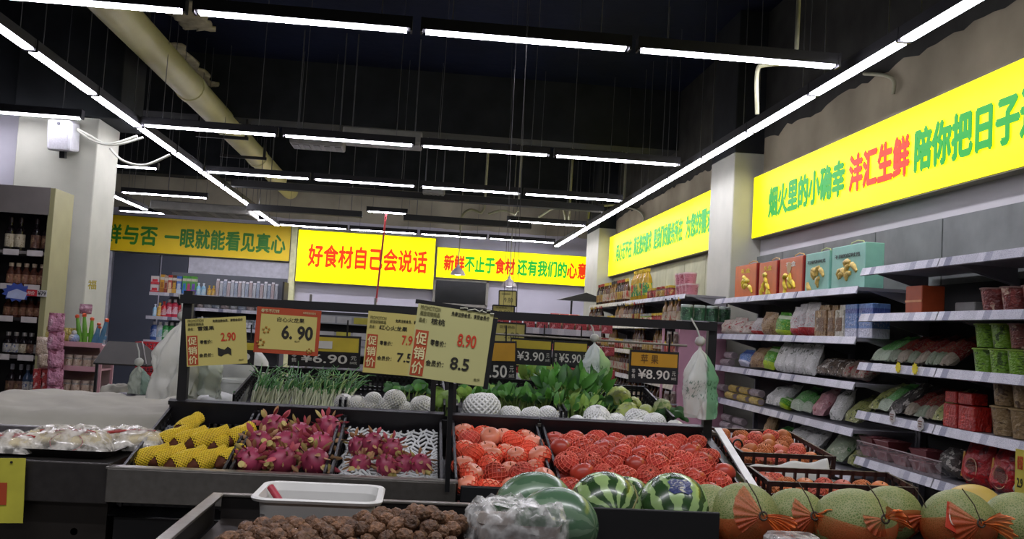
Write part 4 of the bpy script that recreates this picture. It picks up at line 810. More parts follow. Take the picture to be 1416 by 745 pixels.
o = Vector(at(930, 707, Z=MZ)); view = (Vector((0, 0, CAMZ))-o).normalized(); nrm = (view*.55+Vector((.1, -.2, .8))).normalized(); q = nrm.to_track_quat('Z', 'Y').to_matrix(); ri = r.matrix_basis.to_3x3().inverted() if False else r.rotation_euler.to_matrix().inverted()
b = MB(); pts = []
for k in range(12):
    a = 2*PI*k/12; rr_ = .03*(1.1 if k % 3 else .75); d = (nrm*.105+q.col[0]*rr_*math.cos(a)*1.2+q.col[1]*rr_*math.sin(a)).normalized()*.1105; pts.append(ri @ d)
b.add([ri @ (nrm*.111)]+pts, [(0, 1+k, 1+(k+1) % 12) for k in range(12)], 0, True); b.build('sticker', pack('film_sticker', '#2a3566', '#7f8cb0', '#c9c7b0', 5), r)
# black crate standing before the watermelons
r = thing('black_crate', 'low solid black crate standing in front of the striped watermelons', 'crate', (.665, 2.60, .945)); r.scale = (.88, 1, 1); [MB().box(c_, d_).build(n_, M('crate_black', '#0c0c0d', .5), r, bevel=.003) for n_, c_, d_ in (('front_wall', (0, 0, .075), (.40, .012, .15)), ('side_wall', (-.194, .05, .06), (.012, .1, .12)), ('side_wall', (.194, .05, .06), (.012, .1, .12)), ('base', (0, .05, .005), (.38, .1, .01)))]

# cantaloupes in orange mesh bags
t = NT('cantaloupe_skin'); v = t.n('ShaderNodeTexVoronoi', feature='DISTANCE_TO_EDGE'); v.inputs['Scale'].default_value = 150; t.l(t.mix(.02, t.co(), (0, 0, 0, 1)), v.inputs['Vector'])
k = t.ramp(v.outputs['Distance'], [(.04, C('#8a8a5e')), (.22, C('#5f7038'))]); k2 = t.ramp(t.noise(7, 3), [(.3, (.8, .85, .7, 1)), (.7, (1.1, 1.1, 1, 1))]); t.bump(v.outputs['Distance'], .4, .004); cant = t.fin(t.mix(1, k, k2, 'MULTIPLY'), .55)
t = NT('cantaloupe_yellow'); k = t.ramp(t.noise(5, 4), [(.3, C('#a98a3a')), (.7, C('#bfa75a'))]); cany = t.fin(k, .5)
def mesh_m(name, c, fac):
    t = NT(name); tr = t.n('ShaderNodeBsdfTransparent'); mx = t.n('ShaderNodeMixShader'); n = t.ramp(t.noise(7, 3), [(.35, (fac*.8,)*3+(1,)), (.65, (min(1, fac*1.2),)*3+(1,))]); t.l(n, mx.inputs[0]); t.l(tr.outputs[0], mx.inputs[1]); t.l(t.b.outputs[0], mx.inputs[2]); t.l(mx.outputs[0], t.out.inputs[0]); return t.fin(C(c), .5)
omesh = mesh_m('orange_mesh', '#b84a1c', .55); orf = mesh_m('orange_ruffle', '#d8661c', .72)
def cantaloupe(px, py, R0, label, bow=None, skin=cant, sx=1.12, yaw=0, dy=0):
    p = at(px, py, Z=MZ)+Vector((0, dy, 0)); r = thing('cantaloupe', label, 'melon', p, yaw)
    MB().ball((0, 0, 0), (R0*sx, R0, R0*.98), 26, 16).build('fruit', skin, r)
    if bow:
        b = MB(); b.grid(lambda u, v: Vector((1.02*R0*sx*math.cos(2*PI*u)*math.cos(-PI/2+1.75*v), 1.03*R0*math.sin(2*PI*u)*math.cos(-PI/2+1.75*v), R0*.98*1.03*math.sin(-PI/2+1.75*v)+.012*math.sin(2*PI*u*2+px)*v))*(1+.02*math.sin(40*u*PI)), 40, 10, 0, True, True); b.build('mesh_bag', omesh, r)
        q = at(bow[0], bow[1], Y=p.y-R0*1.05)-p; q.rotate(Matrix.Rotation(-yaw, 3, 'Z')); s = bow[2]; dx, dz = math.cos(bow[3]), math.sin(bow[3]); b = MB()
        def fan(u, v):
            a = bow[3]+(u-.5)*(1.5+.4*math.sin(px)); L = s*v*(1+.10*math.sin(u*13+px)+.06*noise.noise((u*8, px, 0))); return Vector((q.x+math.cos(a)*L, q.y-.012-.03*v+.009*math.sin(u*47+math.sin(u*9)*2)*v+.012*noise.noise((u*5, v*3, px)), q.z+math.sin(a)*L-.02*v*v))
        b.grid(fan, 90, 10); b.build('ruffle', orf, r)
        b = MB()
        def cone(u, v):
            a = bow[3]+PI+(u-.5)*2.0; L = s*.95*v; x, z = q.x+math.cos(a)*L, q.z+math.sin(a)*L; rr2 = (x/(R0*sx))**2+(z/(R0*.98))**2
            y = -R0*math.sqrt(max(.06, 1-rr2)) - .006; return Vector((x, q.y-.012+(y-q.y+.012)*min(1, v*1.6)+.003*math.sin(u*40+math.sin(u*7)*2)*v, z))
        b.grid(cone, 80, 8); b.build('gathered_mesh', omesh, r)
        b = MB(); b.tube([(q.x+.011*math.cos(a), q.y-.014+.003*math.sin(a), q.z+.011*math.sin(a)) for a in [PI*k/5 for k in range(11)]], .003, 5); b.tube([(q.x, q.y-.016, q.z), (q.x-.02, q.y-.01, q.z+.05), (q.x-.04, q.y+.02, q.z+.09)], .0018, 5); b.build('tie', M('tie_dark', '#3a2f22', .6), r)
    return r
cantaloupe(1028, 716, .1, 'large cantaloupe at the left end in an orange mesh bag', (1053, 712, .075, -.2), sx=1.0)
cantaloupe(994, 718, .082, 'cantaloupe peeping out behind the leftmost bagged one', None, dy=.1); cantaloupe(1103, 716, .082, 'cantaloupe second from the left, orange bow to its right', (1124, 712, .06, .2), dy=.02)
cantaloupe(1176, 722, .1, 'broad cantaloupe in the middle with a pale tape on top', (1221, 716, .055, .9), sx=1.2, dy=-.02); cantaloupe(1242, 714, .084, 'cantaloupe third from the right behind an orange bow', (1281, 712, .06, 1.0), sx=1.15, dy=.05)
cantaloupe(1325, 722, .098, 'cantaloupe with a red oval printed label', (1353, 722, .08, .3), sx=1.1); cantaloupe(1376, 716, .085, 'yellow melon behind the right-hand cantaloupes', None, cany, 1.2, dy=.12); cantaloupe(1408, 726, .098, 'cantaloupe cut by the right edge of the picture', None, sx=1.1)
for lab, px, py, w, h in (('red printed label on the orange mesh of a cantaloupe', 1318, 716, .05, .085),):
    p = at(px, py, Y=2.70); r = thing('melon_label', lab, 'label', p, rot=(-.5, .45, .1)); MB().box((0, -.0, 0), (w, .002, h)).build('paper', M('label_red', '#a8321c', .5), r, bevel=.0005); b = MB(); b.tube([(.016*math.cos(a), -.003, .006+.03*math.sin(a)) for a in [PI*k/8 for k in range(17)]], .0022, 5); b.build('white_oval', M('label_white', '#c9b9a8', .5), r)
MB(); b = MB(); b.box((0, 0, 0), (.07, .05, .003)); tag(b.build('tape_strip', M('tape_yellow', '#b9ae72', .5), None, at(1186, 690, Y=2.83), (.2, 0, .2)), 'pale yellow tape on top of the broad cantaloupe', 'tape')
p = at(1358, 693, Y=3.0); b = MB(); b.grid(lambda u, v: Vector(((u-.5)*.1, (v-.5)*.08, .035*math.sin(u*4+1)*math.cos(v*3)+.012*math.sin(u*15+v*9))), 14, 10); o = tag(b.build('red_net_cap', M('red_cloth', '#b81f1c', .6), None, p), 'bright red crumpled cloth behind the labelled cantaloupe', 'cloth'); o.modifiers.new('thick', 'SOLIDIFY').thickness = .004
r = thing('clamshell_box', 'clear plastic clamshell box in front of the orange bows', 'plastic box', at(1096, 752, Y=2.5)); b = MB(); e = loft(b, [(.12, .09, .015, -.04), (.135, .1, .02, .0), (.135, .1, .02, .012), (.12, .085, .02, .025)]); b.add(e, [tuple(range(len(e)))]); b.build('lid', clear('clam_plastic', '#d9d9d6', .45), r); MB().box((0, 0, -.02), (.1, .07, .03)).build('contents', M('clam_food', '#7a3a2a', .6), r)
# basket wrapped in a clear plastic bag
r = thing('wrapped_basket', 'pale basket wrapped in a crumpled clear plastic bag beside the walnuts', 'basket', (.275, 2.46, .965)); r.scale = (.88, .88, .95); b = MB(); e = loft(b, [(.2, .17, .04, 0), (.235, .2, .04, .12), (.24, .205, .04, .125)]); b.build('basket', M('basket_pink', '#a89a90', .6), r)
b = MB()
def bagf(u, v):
    a = 2*PI*u; k = .133+.02*math.sin(v*PI)+.012*noise.noise((math.cos(a)*3, math.sin(a)*3, v*5)); k *= (1 if v < .8 else 1-(v-.8)*1.6); return Vector((k*math.cos(a)*(1.02), k*math.sin(a)*.85, .165*min(1, v*1.15)+.03*(v > .6)*noise.noise((math.cos(a)*4, math.sin(a)*4, v*6))))
b.grid(bagf, 48, 18, 0, True, True); b.build('plastic_bag', clear('bag_film', '#cfcfcb', .42, .15), r)
b = MB(); b.grid(lambda u, v: Vector((.11*v*math.cos(2*PI*u), .09*v*math.sin(2*PI*u), .168+.015*noise.noise((u*9, v*5, 3)))), 30, 6, 0, True, True); b.build('bag_top', clear('bag_film2', '#d6d6d2', .6, .2), r)
# ================================================================ second tilted stand at the right, brown slotted crates
S2 = thing('fruit_side_stand', 'tilted side stand with pale rails carrying the brown slotted crates', 'display stand', (1.3, 3.05, 0)); 
MB().box((.36, .75, .45), (.66, 1.4, .9)).build('cabinet', black_steel, S2); MB().box((.36, .0, .985), (.7, .02, .07)).build('front_rail', dark_steel, S2, bevel=.003); MB().box((.36, .75, .93), (.68, 1.45, .02)).build('deck', dark_steel, S2)
def open_crate(label, x0, x1, y0, z0, D, H, n):
    w = x1-x0; r = thing('slotted_crate', label, 'crate', ((x0+x1)/2, y0, z0), rot=(.1, 0, 0))
    MB().box((0, D/2, .005), (w, D, .01)).build('base', brown_crate, r)
    for nm, p_, r_, L in (('front_wall', (-w/2, 0, 0), (1, 0, 0), w), ('back_wall', (-w/2, D, 0), (1, 0, 0), w), ('side_wall', (-w/2, 0, 0), (0, 1, 0), D), ('side_wall', (w/2, 0, 0), (0, 1, 0), D)):
        b = MB(); wall_lattice(b, p_, r_, L, H, max(4, int(L/.045)), .01, (.42,)); b.build(nm, brown_crate, r)
    return r
q0, q1 = at(1063, 664, Y=3.42), at(1264, 690, Y=3.42); open_crate('brown slotted crate just behind the cantaloupes', q0.x, q1.x, 3.42, q0.z-.085, .22, .085, 12)
p0, p1 = at(1026, 624, Y=3.95), at(1152, 634, Y=3.95); open_crate('brown slotted crate heaped with orange fruit at the back', p0.x, p1.x, 3.95, p0.z-.09, .5, .09, 9)
orm = M('peach_orange', '#c4713c', .5, 0, .3, 8, rndv=.18); pch = M('peach_pink', '#c0614e', .5, 0, .3, 8, rndv=.12); opk = M('orange_net', '#c97a4a', .65, 0, .15)
OP = [apple(61, orm, opk, .06, .9, .036), apple(62, pch, opk, .06, .6, .036), apple(63, pch, rnet, .06, .9, .036), apple(65, orm, opk, 0, 0, .036)]
for k in range(6):
    for i in range(6):
        x = p0.x+.035+i*.073+.03*(k % 2); 
        if x > p1.x-.02: continue
        OP[(i*5+k*3) % 4]((x+rnd.uniform(-.008, .008), 4.01+.078*k, p0.z-.05+.014*k+rnd.uniform(-.008, .01)), tilt(), f'orange peach, {ORD[i]} from the left in the {ORD[k]} row of the back brown crate', 'orange peaches in the back brown crate')
for k in range(2):
    for i in range(7): OP[(i*3+k) % 4]((q0.x+.05+i*.074, 3.48+.09*k, q0.z-.045+.008*k), tilt(), f'netted peach, {ORD[i]} from the left in the {ORD[k]} row of the front brown crate', 'netted peaches in the front brown crate')
for i, (px, py) in enumerate(((1046, 667), (1060, 672), (1071, 661), (1056, 660))): OP[2-(i % 2)](at(px, py, Y=3.62)+Vector((0, 0, -.01)), tilt(), f'pink netted peach left of the white paper, {ORD[i]} of four', 'loose pink peaches')
ps = [at(x, y, Y=yy) for x, y, yy in ((1033, 645, 3.76), (1144, 636, 3.76), (1147, 666, 3.70), (1041, 668, 3.70))]; b = MB(); b.grid(lambda u, v: (ps[0]*(1-u)+ps[1]*u)*(1-v)+(ps[3]*(1-u)+ps[2]*u)*v+Vector((0, -.012*math.sin(v*PI), .006*math.sin(u*14)+.004*noise.noise((u*6, v*4, 2)))), 30, 8)
o = tag(b.build('paper_sheet', M('white_paper', '#b9b9b4', .7, 0, .08, 6)), 'white paper sheet draped over the peaches between the brown crates', 'paper'); o.modifiers.new('thick', 'SOLIDIFY').thickness = .002
for i, px in enumerate((1005, 1020)):
    p = at(px, 615, Y=3.98); b = MB(); b.tube([p+Vector((.02*math.cos(a), 0, .022*math.sin(a))) for a in [PI*(-.1+1.35*k/8) for k in range(9)]]+[p+Vector((-.005, 0, -.05))], .004, 6); tag(b.build('wire_hook', black_steel), f'black wire hook by the back brown crate, {("left", "right")[i]} of two', 'hook')
b = MB(); b.bar((1.255, 3.95, 1.20), (1.2, 3.28, 1.035), .03, .008); tag(b.build('plastic_edge', M('edge_white', '#c9c9c6', .4)), 'white plastic edge strip right of the wide apple heap', 'edge strip')
# ================================================================ rail over the fruit, its price cards and boards
rk = thing('price_rail', 'black steel rail on posts above the fruit stand holding price cards', 'rail', (0, 0, 0))
pl, pr_ = at(258, 414, Y=3.9), at(985, 452, Y=3.9)
MB().bar(at(250, 413, Y=3.9), at(990, 452, Y=3.9), .03, .034).build('top_rail', black_steel, rk)
for a, e in (((262, 402), (252, 560)), ((985, 445), (975, 610))): MB().bar(at(*a, Y=3.92), at(*e, Y=3.92)-Vector((0, 0, .25)), .035).build('post', black_steel, rk)
MB().bar(at(626, 530, Y=3.94), at(629, 600, Y=3.94)-Vector((0, 0, .25)), .03).build('post', black_steel, rk); MB().bar(at(600, 520, Y=3.96), at(600, 580, Y=3.96)-Vector((0, 0, .25)), .02).build('post', black_steel, rk)
rod = thing('thin_rod', 'thin pale steel rod behind the rail', 'rod', (0, 0, 0)); MB().tube([at(675, 461, Y=4.9), at(950, 478, Y=4.9)], .006, 8).build('rod', M('rod_steel', '#8a8578', .35, .7), rod)
paper_y = M('card_yellow', '#c3b86a', .6, 0, .04, 5); paper_g = M('card_green_yellow', '#b8b57a', .6, 0, .04, 5); c_red = M('card_rust', '#a8431f', .6, 0, .06); ink = M('card_black', '#1f1c14', .6); price_red = M('price_red', '#c03a1c', .6); faint = M('card_faint', '#6f6d3f', .6); cream_ink = M('card_cream', '#d8cf9a', .6)
def card(label, corners, Y, paper, name='price_card', thick=.003, yaw=0):
    """four pixel corners tl, tr, br, bl give a real rectangle hanging at depth Y"""
    tl, tr, br, bl = [at(*c, Y=Y) for c in corners]; r = thing(name, label, 'price card', (tl+tr+br+bl)/4); R_ = ((tr-tl)+(br-bl))/2; U_ = ((tl-bl)+(tr-br))/2; w, h = R_.length, U_.length; rr = R_.normalized(); uu = (U_-rr*U_.dot(rr)).normalized(); 
    r.rotation_euler = Matrix((rr, uu.cross(rr)*-1 if False else uu.cross(rr), uu)).transposed().to_euler()
    MB().box((0, 0, 0), (w, thick, h)).build('card', paper, r); return r, w, h
def ct(r, w, h, s, x, y, ww, hh, mat, bold=.01, name='lettering', z=-.0025): text(r, s, ((x-.5)*w, z, (.5-y-hh)*h), (1, 0, 0), U, ww*w, hh*h, mat, name, bold, .0012)
def promo(r, w, h, item, retail, member, slogan='免费注册会员，享受会员价'):
    ct(r, w, h, 'PROMOTION', .04, .015, .26, .06, faint, 0); ct(r, w, h, '超值促销商品', .04, .09, .26, .06, faint, 0.005); ct(r, w, h, slogan, .45, .04, .5, .06, ink, 0.005)
    ct(r, w, h, '品名：', .04, .185, .1, .06, faint); ct(r, w, h, item, .2, .17, .09*len(item.replace(' ', ''))+.02*item.count(' '), .085, ink)
    MB().box(((.105-.5)*w, -.002, (.5-.665)*h), (.17*w, .0015, .62*h)).build('red_panel', c_red, r)
    for i, ch in enumerate('促销价'): ct(r, w, h, ch, .035, .385+.2*i, .14, .165, cream_ink, .02, z=-.0035)
    ct(r, w, h, '零售价：', .23, .46, .2, .08, faint if False else ink); ct(r, w, h, '会员价：', .21, .74, .23, .08, ink)
    ct(r, w, h, retail, .58, .33, .24, .17, price_red, .02)
    if member: ct(r, w, h, member, .53, .66, .24, .16, ink, .02)
    ct(r, w, h, '元/斤', .86, .90, .08, .04, faint, 0)
r, w, h = card('yellow promotion card priced 2.90 at the left end of the rail', ((257, 441), (341, 437), (341, 502), (258, 507)), 3.87, paper_y); promo(r, w, h, '雪莲果', '2.90', None)
b = MB(); b.prism([((.52+.22*t_-.5)*w, (.5-.72+.035*math.sin(t_*9+1)+.06)*h) for t_ in (0, .25, .5, .75, 1)]+[((.52+.22*t_-.5)*w, (.5-.74-.03*math.sin(t_*7)-.055)*h) for t_ in (1, .75, .5, .25, 0)], -.0025, -.0035); b.build('black_scribble', ink, r)
r, w, h = card('red-bordered card priced 6.90 with small New Year pictures', ((356, 423), (444, 430), (440, 492), (350, 487)), 3.87, c_red)
MB().box((.01*w, -.002, -.03*h), (.87*w, .002, .76*h)).build('yellow_panel', paper_y, r); ct(r, w, h, '春节不打烊', .07, .04, .28, .075, cream_ink); ct(r, w, h, '年年有余好彩头', .72, .05, .2, .05, cream_ink, 0, z=-.003)
ct(r, w, h, '白心火龙果', .33, .2, .42, .1, ink, .005, z=-.0035); ct(r, w, h, '6. 90', .42, .38, .47, .28, ink, .035, z=-.0035); ct(r, w, h, '元/斤', .62, .69, .08, .04, faint, 0, z=-.0035)
for nm, cx_, cz_, k in (('gold_picture', -.33, .0, 1), ('gold_picture', -.4, -.28, 1.1), ('gold_picture', .36, -.4, .8)):
    b = MB(); 
    for a in range(5): b.tube([(cx_*w+.012*k*math.cos(a*1.3), -.0035, cz_*h+.010*k*math.sin(a*1.3)), (cx_*w+.012*k*math.cos(a*1.3+.6), -.0045, cz_*h+.012*k*math.sin(a*1.3+.6))], .004*k, 6)
    b.build(nm, M('picture_gold', '#a8782a', .6, 0, .3, 50), r)
r, w, h = card('yellow promotion card for red dragon fruit, half hidden behind another card', ((509, 430), (596, 437), (586, 522), (502, 514)), 3.87, paper_y); promo(r, w, h*.88, '红心火龙果', '7.90', '7.5')
r, w, h = card('large yellow walnut price card with 8.90 standing above the walnuts', ((579, 421), (683, 433), (668, 536), (563, 518)), 3.2, paper_g); promo(r, w, h, '核桃', '8.90', '8.5')
b = MB(); b.box((.5*w+.008, .012, -.01), (.016, .02, h*.98)); b.box((0, .012, h/2+.006), (w+.02, .02, .014)); b.build('black_frame', black_steel, r); MB().box((.02, .03, -.005), (w*.98, .003, h*.96)).build('rear_card', paper_y, r)
b = MB(); 
for k in range(9): b.tube([(w*(.05+.05*k), -.004, h/2+.004+.004*math.sin(k*2.1)), (w*(.10+.05*k), -.006, h/2+.006-.005*math.sin(k*3.3))], .003, 4)
b.build('clear_tape', M('tape_clear', '#b9b9a4', .25), r); MB().bar((.02, .02, -h/2), (.06, .05, -h/2-.36), .016).build('support_pole', black_steel, r)
# black click-number boards hanging along the vegetable crates
ob = M('board_orange', '#b98a1c', .55, 0, .12, 8); bb = M('board_black', '#17171a', .4); wt = M('board_white', '#c9c7bf', .5); yb = M('board_yellow', '#b9a52c', .55)
def board(label, corners, Y, price, top=.5, tm=ob, hand=None, small=True):
    r, w, h = card(label, corners, Y, bb, 'price_board', .012)
    if top: MB().box((0, -.007, h*(.5-top/2)-.004), (w*.94, .003, h*top-.012)).build('paper_slip', tm, r)
    if hand: ct(r, w, h, hand, .22, .12, .36, top-.22, M('hand_ink', '#5f4416', .6), .0, z=-.0095)
    hh = (1-top)
    MB().tube([(w*.3, 0, h/2), (w*.3, 0, h/2+(.075 if Y > 4.5 else .075))], .004, 5).build('hook', black_steel, r)
    if small: ct(r, w, h, '零', .05, top+hh*.18, .07, hh*.25, wt, 0, z=-.008); ct(r, w, h, '售', .05, top+hh*.48, .07, hh*.25, wt, 0, z=-.008); ct(r, w, h, '元', .87, top+hh*.2, .08, hh*.28, wt, 0, z=-.008); ct(r, w, h, '500克', .86, top+hh*.55, .1, hh*.18, wt, 0, z=-.008)
    ct(r, w, h, price, .18, top+hh*.16, .64, hh*.56, wt, .012, 'price_digits', z=-.008); return r
board('black price board with an orange apple slip reading 8.90', ((871, 483), (938, 487), (937, 532), (869, 528)), 3.98, '¥8.90', .5, ob, '苹 果')
r = board('black price board reading 6.90 below the red-bordered card', ((400, 462), (499, 464), (498, 511), (398, 504)), 4.66, '¥6.90', .52, yb); MB().box((-.02, -.012, .03), (.11, .002, .035)).build('white_ticket', wt, r)
board('black price board beginning with 0 behind the dragon fruit card', ((513, 490), (600, 498), (596, 534), (510, 526)), 4.64, '¥0.00', .12)
board('black price board ending in 50 right of the walnut card', ((640, 470), (712, 472), (716, 530), (640, 530)), 4.64, '¥1.50', .48, ob)
board('black price board reading 3.90 over the leafy greens', ((706, 466), (763, 470), (762, 506), (704, 503)), 4.9, '¥3.90', .40, yb); board('black price board reading 5.90 beside the hanging bag', ((765, 470), (812, 473), (812, 508), (764, 506)), 4.9, '¥5.90', .40, yb)
board('black price board half hidden between the 2.90 and 6.90 cards', ((320, 470), (352, 471), (352, 505), (320, 503)), 4.6, '0', .4, yb, small=False)
for lab, cs, Y in (('yellow price card hanging right of the walnut card', ((684, 445), (726, 448), (726, 476), (684, 474)), 5.6), ('yellow price card in a black frame just under the white wall', ((681, 422), (711, 423), (711, 438), (681, 436)), 6.0), ('small framed yellow card below the right pendant lamp', ((690, 402), (714, 402), (714, 424), (690, 423)), 8.0), ('narrow yellow card hanging below the long yellow card', ((706, 476), (722, 476), (718, 506), (704, 505)), 5.4)):
    r, w, h = card(lab, cs, Y, paper_y); b = MB()
    for x, z, ww, hh in ((0, h/2, w, .008), (0, -h/2, w, .008), (-w/2, 0, .008, h), (w/2, 0, .008, h)): b.box((x, -.002, z), (ww, .008, hh))
    b.build('frame', black_steel, r); ct(r, w, h, '9.80' if Y > 5.5 else '5.5', .3, .45, .5, .3, faint, .01); ct(r, w, h, '促销商品', .15, .12, .5, .15, faint, 0)
    MB().tube([(0, 0, h/2), (0, .01, CEIL-r.location.z-.003)], .0014, 5).build('hanging_wire', M('thin_wire', '#303032', .5), r)
# ================================================================ vegetables behind the fruit
vs_ = thing('vegetable_stand', 'black stand behind the fruit carrying the vegetable crates', 'display stand', (0, 4.02, 0)); MB().box((.2, .5, .55), (1.9, .9, 1.1)).build('cabinet', black_steel, vs_); MB().box((.2, 0, 1.14), (1.95, .03, .07)).build('front_rail', black_steel, vs_)
MB().box((.72, -.02, 1.175), (1.1, .012, .012)).build('pale_edge', steel, vs_)
VA = math.atan(.16)
for lab, x0, x1 in (('black mesh crate of spring onions', -.74, -.30), ('black mesh crate of white-netted melons', -.29, .13), ('black mesh crate of green leaves behind the netted melons', .17, .62), ('black mesh crate at the right of the leafy greens', .63, 1.1)):
    crate(lab, x0, x1, .56, .10, 4.06, 1.235, VA, .05, crate_m, 14, False, 'vegetable_crate', .105)
sc_w = M('onion_white', '#d0d8b8', .45, 0, .1); sc_g = M('onion_green', '#4a8542', .5, 0, .25, 20, rndv=.1); sc_l = M('onion_pale', '#93b56c', .5, 0, .2)
def onions(label, x, y, z, n, w, seed):
    rr = random.Random(seed); r = thing('spring_onion_bunch', label, 'spring onions', (x, y, z)); a = MB(); b = MB()
    for i in range(n):
        x0, y0 = rr.uniform(-w/2, w/2), rr.uniform(-.03, .03); dx, dy = rr.gauss(.02, .03), rr.uniform(.12, .3); h = rr.uniform(.12, .2); bend = rr.gauss(.01, .03)
        P = [Vector((x0+dx*t_+bend*t_**3*1.6, y0+dy*t_*.8, h*(t_-.25*t_**4*rr.uniform(.4, 1.6)))) for t_ in (0, .2, .4, .6, .8, 1)]
        a.tube(P[:3], [.0045, .0038, .0032], 4, 0, False); b.tube(P[2:], [.0032, .003, .0025, .001], 4, 0 if rr.random() < .75 else 1, False)
    a.build('white_stalks', sc_w, r); b.build('green_leaves', [sc_g, sc_l], r); return r
onions('spring onion bunch at the left end of the vegetable stand', *at(372, 560, Y=4.1), 70, .15, 1); onions('wide spring onion bunch in the middle of its crate', *at(426, 563, Y=4.1), 80, .17, 2); onions('darker thin spring onion bunch beside the white nets', *at(464, 563, Y=4.12), 45, .09, 3)
wnet = M('white_foam', '#f2f3f0', .6, 0, .04); pome = M('melon_white', '#e6e7df', .5, 0, .12, 10); pomy = M('melon_yellowish', '#b9a94a', .45, 0, .1)
def netted(R0, seed, skin=pome, full=1.0):
    r = thing('netted_melon', '', 'netted melon'); MB().ball((0, 0, 0), (R0, R0, R0*.9), 18, 12).build('fruit', skin, r)
    f = lambda u, v: Vector((R0*1.05*math.cos(2*PI*u)*math.cos(PI*(v-.5)), R0*1.05*math.sin(2*PI*u)*math.cos(PI*(v-.5)), R0*.95*math.sin(PI*(v-.5))))
    b = MB(); net(b, f, 19, 15, R0*.09, .03, full); b.build('foam_net', wnet, r); return Proto(r)
NP = [netted(.042, 0), netted(.042, 1, pome, .8), netted(.042, 2, pomy, .75)]
for i, (px, py, s, k, lab) in enumerate(((475, 557, .9, 0, 'at the left end of the left white group'), (493, 560, 1.0, 1, 'second from the left in the left white group'), (514, 563, .9, 0, 'third from the left in the left white group'), (516, 553, .8, 0, 'upper one at the back left of the left group'), (533, 563, .95, 0, 'front centre of the left white group'), (546, 553, 1.05, 0, 'high pointed one in the left white group'), (559, 566, .9, 1, 'open-topped one right of centre in the left group'), (583, 562, 1.1, 0, 'at the right end of the left white group'),
    (666, 564, 1.75, 1, 'largest, at the left of the right white group'), (665, 577, .75, 0, 'small one before the largest netted melon'), (647, 577, .8, 0, 'small flat one left of the largest'), (706, 573, 1.0, 1, 'with an open top right of the largest one'), (734, 574, .95, 1, 'second right of the largest one'), (757, 574, .95, 0, 'third right of the largest one'), (773, 578, .85, 2, 'yellow, showing its skin'), (768, 584, .8, 0, 'low one before the yellow melon'), (798, 585, .8, 0, 'small one before the leafy stems'), (825, 578, 1.3, 0, 'broad one right of the leafy stems'), (827, 588, .9, 0, 'low one before the broad one'), (850, 584, 1.05, 1, 'fourth from the right end'), (882, 581, 1.25, 1, 'large pale one before the cabbages'), (880, 591, .9, 0, 'low one third from the right end'), (905, 586, 1.1, 0, 'second from the right end'), (933, 593, .9, 0, 'at the right end below the dark greens'))):
    NP[k](at(px, py, Y=4.13 if py < 585 else 4.06), (rnd.uniform(-.4, .4), rnd.uniform(-.4, .4), rnd.uniform(0, 6)), 'white foam-netted melon '+lab if k != 2 else 'foam-netted melon '+lab, 'white foam-netted melons', s)
g1 = M('leaf_green', '#4f8a36', .5, 0, .3, 18, rndv=.12); g2 = M('leaf_dark', '#376630', .5, 0, .3, 18); g3 = M('leaf_light', '#86ab4a', .5, 0, .25, 14); st_m = M('leaf_stalk', '#8faa5c', .5)
def greens(label, px, py, Y, n, H, w, mats, seed, lean=(0, .2), lw=.05, stalk=True, name='leafy_green_bunch'):
    rr = random.Random(seed); p = at(px, py, Y=Y); r = thing(name, label, 'leafy greens', p); a = MB(); b = MB()
    for i in range(n):
        x0, y0 = rr.uniform(-w/2, w/2), rr.uniform(-.05, .06); d = Vector((rr.gauss(lean[0], .35), rr.gauss(-.1+lean[1], .35), 1)).normalized(); h = H*rr.uniform(.55, 1.0); q = Vector((x0, y0, 0))+d*h*.55
        if stalk: a.tube([(x0*.6, y0*.6, -.02), q], .0035, 4, 0, False)
        up = Vector((rr.gauss(0, .4), -1, .3)); leaf(b, q-d*.01, d+Vector((rr.gauss(0, .3), rr.gauss(-.2, .3), 0)), up, h*rr.uniform(.36, .62), lw*rr.uniform(.7, 1.3), rr.uniform(.2, 1.3), rr.randrange(len(mats)), 5, .15)
    if stalk: a.build('stalks', st_m, r)
    b.build('leaves', mats, r); return r
greens('pale green lettuce between the two black posts', 612, 572, 4.2, 26, .13, .08, [g3, g3], 1, lw=.04); greens('pale lettuce above the largest netted melon', 655, 560, 4.35, 30, .12, .13, [g3, g1], 2, lw=.045)
greens('upright green spinach bunch left of centre', 688, 560, 4.36, 46, .12, .13, [g1, g1, g2], 3, lw=.034); greens('upright green spinach bunch in the centre', 715, 562, 4.36, 46, .12, .13, [g1, g2], 4, lw=.034); greens('upright green spinach bunch left of the stems', 745, 565, 4.36, 50, .12, .14, [g1, g2], 5, lw=.034)
greens('large dark leafy bunch standing tallest above the melons', 790, 560, 4.42, 150, .2, .24, [g2, g1, g1], 6, lw=.034); greens('leafy bunch with long pale stems hanging forward', 795, 578, 4.22, 70, .15, .15, [g1, g3, g1], 7, (.1, -.1), .024); greens('green bunch right of the long stems', 832, 574, 4.3, 60, .12, .17, [g1, g2], 8, (.3, 0), .034)
greens('dark spinach at the back left under the netted price boards', 560, 548, 4.5, 24, .1, .2, [g2, g1], 9, lw=.05); greens('pale green leafy heap far behind the 3.90 board', 755, 536, 5.4, 60, .17, .3, [g3, g1, g3], 10, lw=.06)
cb1 = M('cabbage_pale', '#b5c468', .5, 0, .2, 10, .3); cb2 = M('cabbage_rib', '#b9c48a', .5, 0, .2, 20)
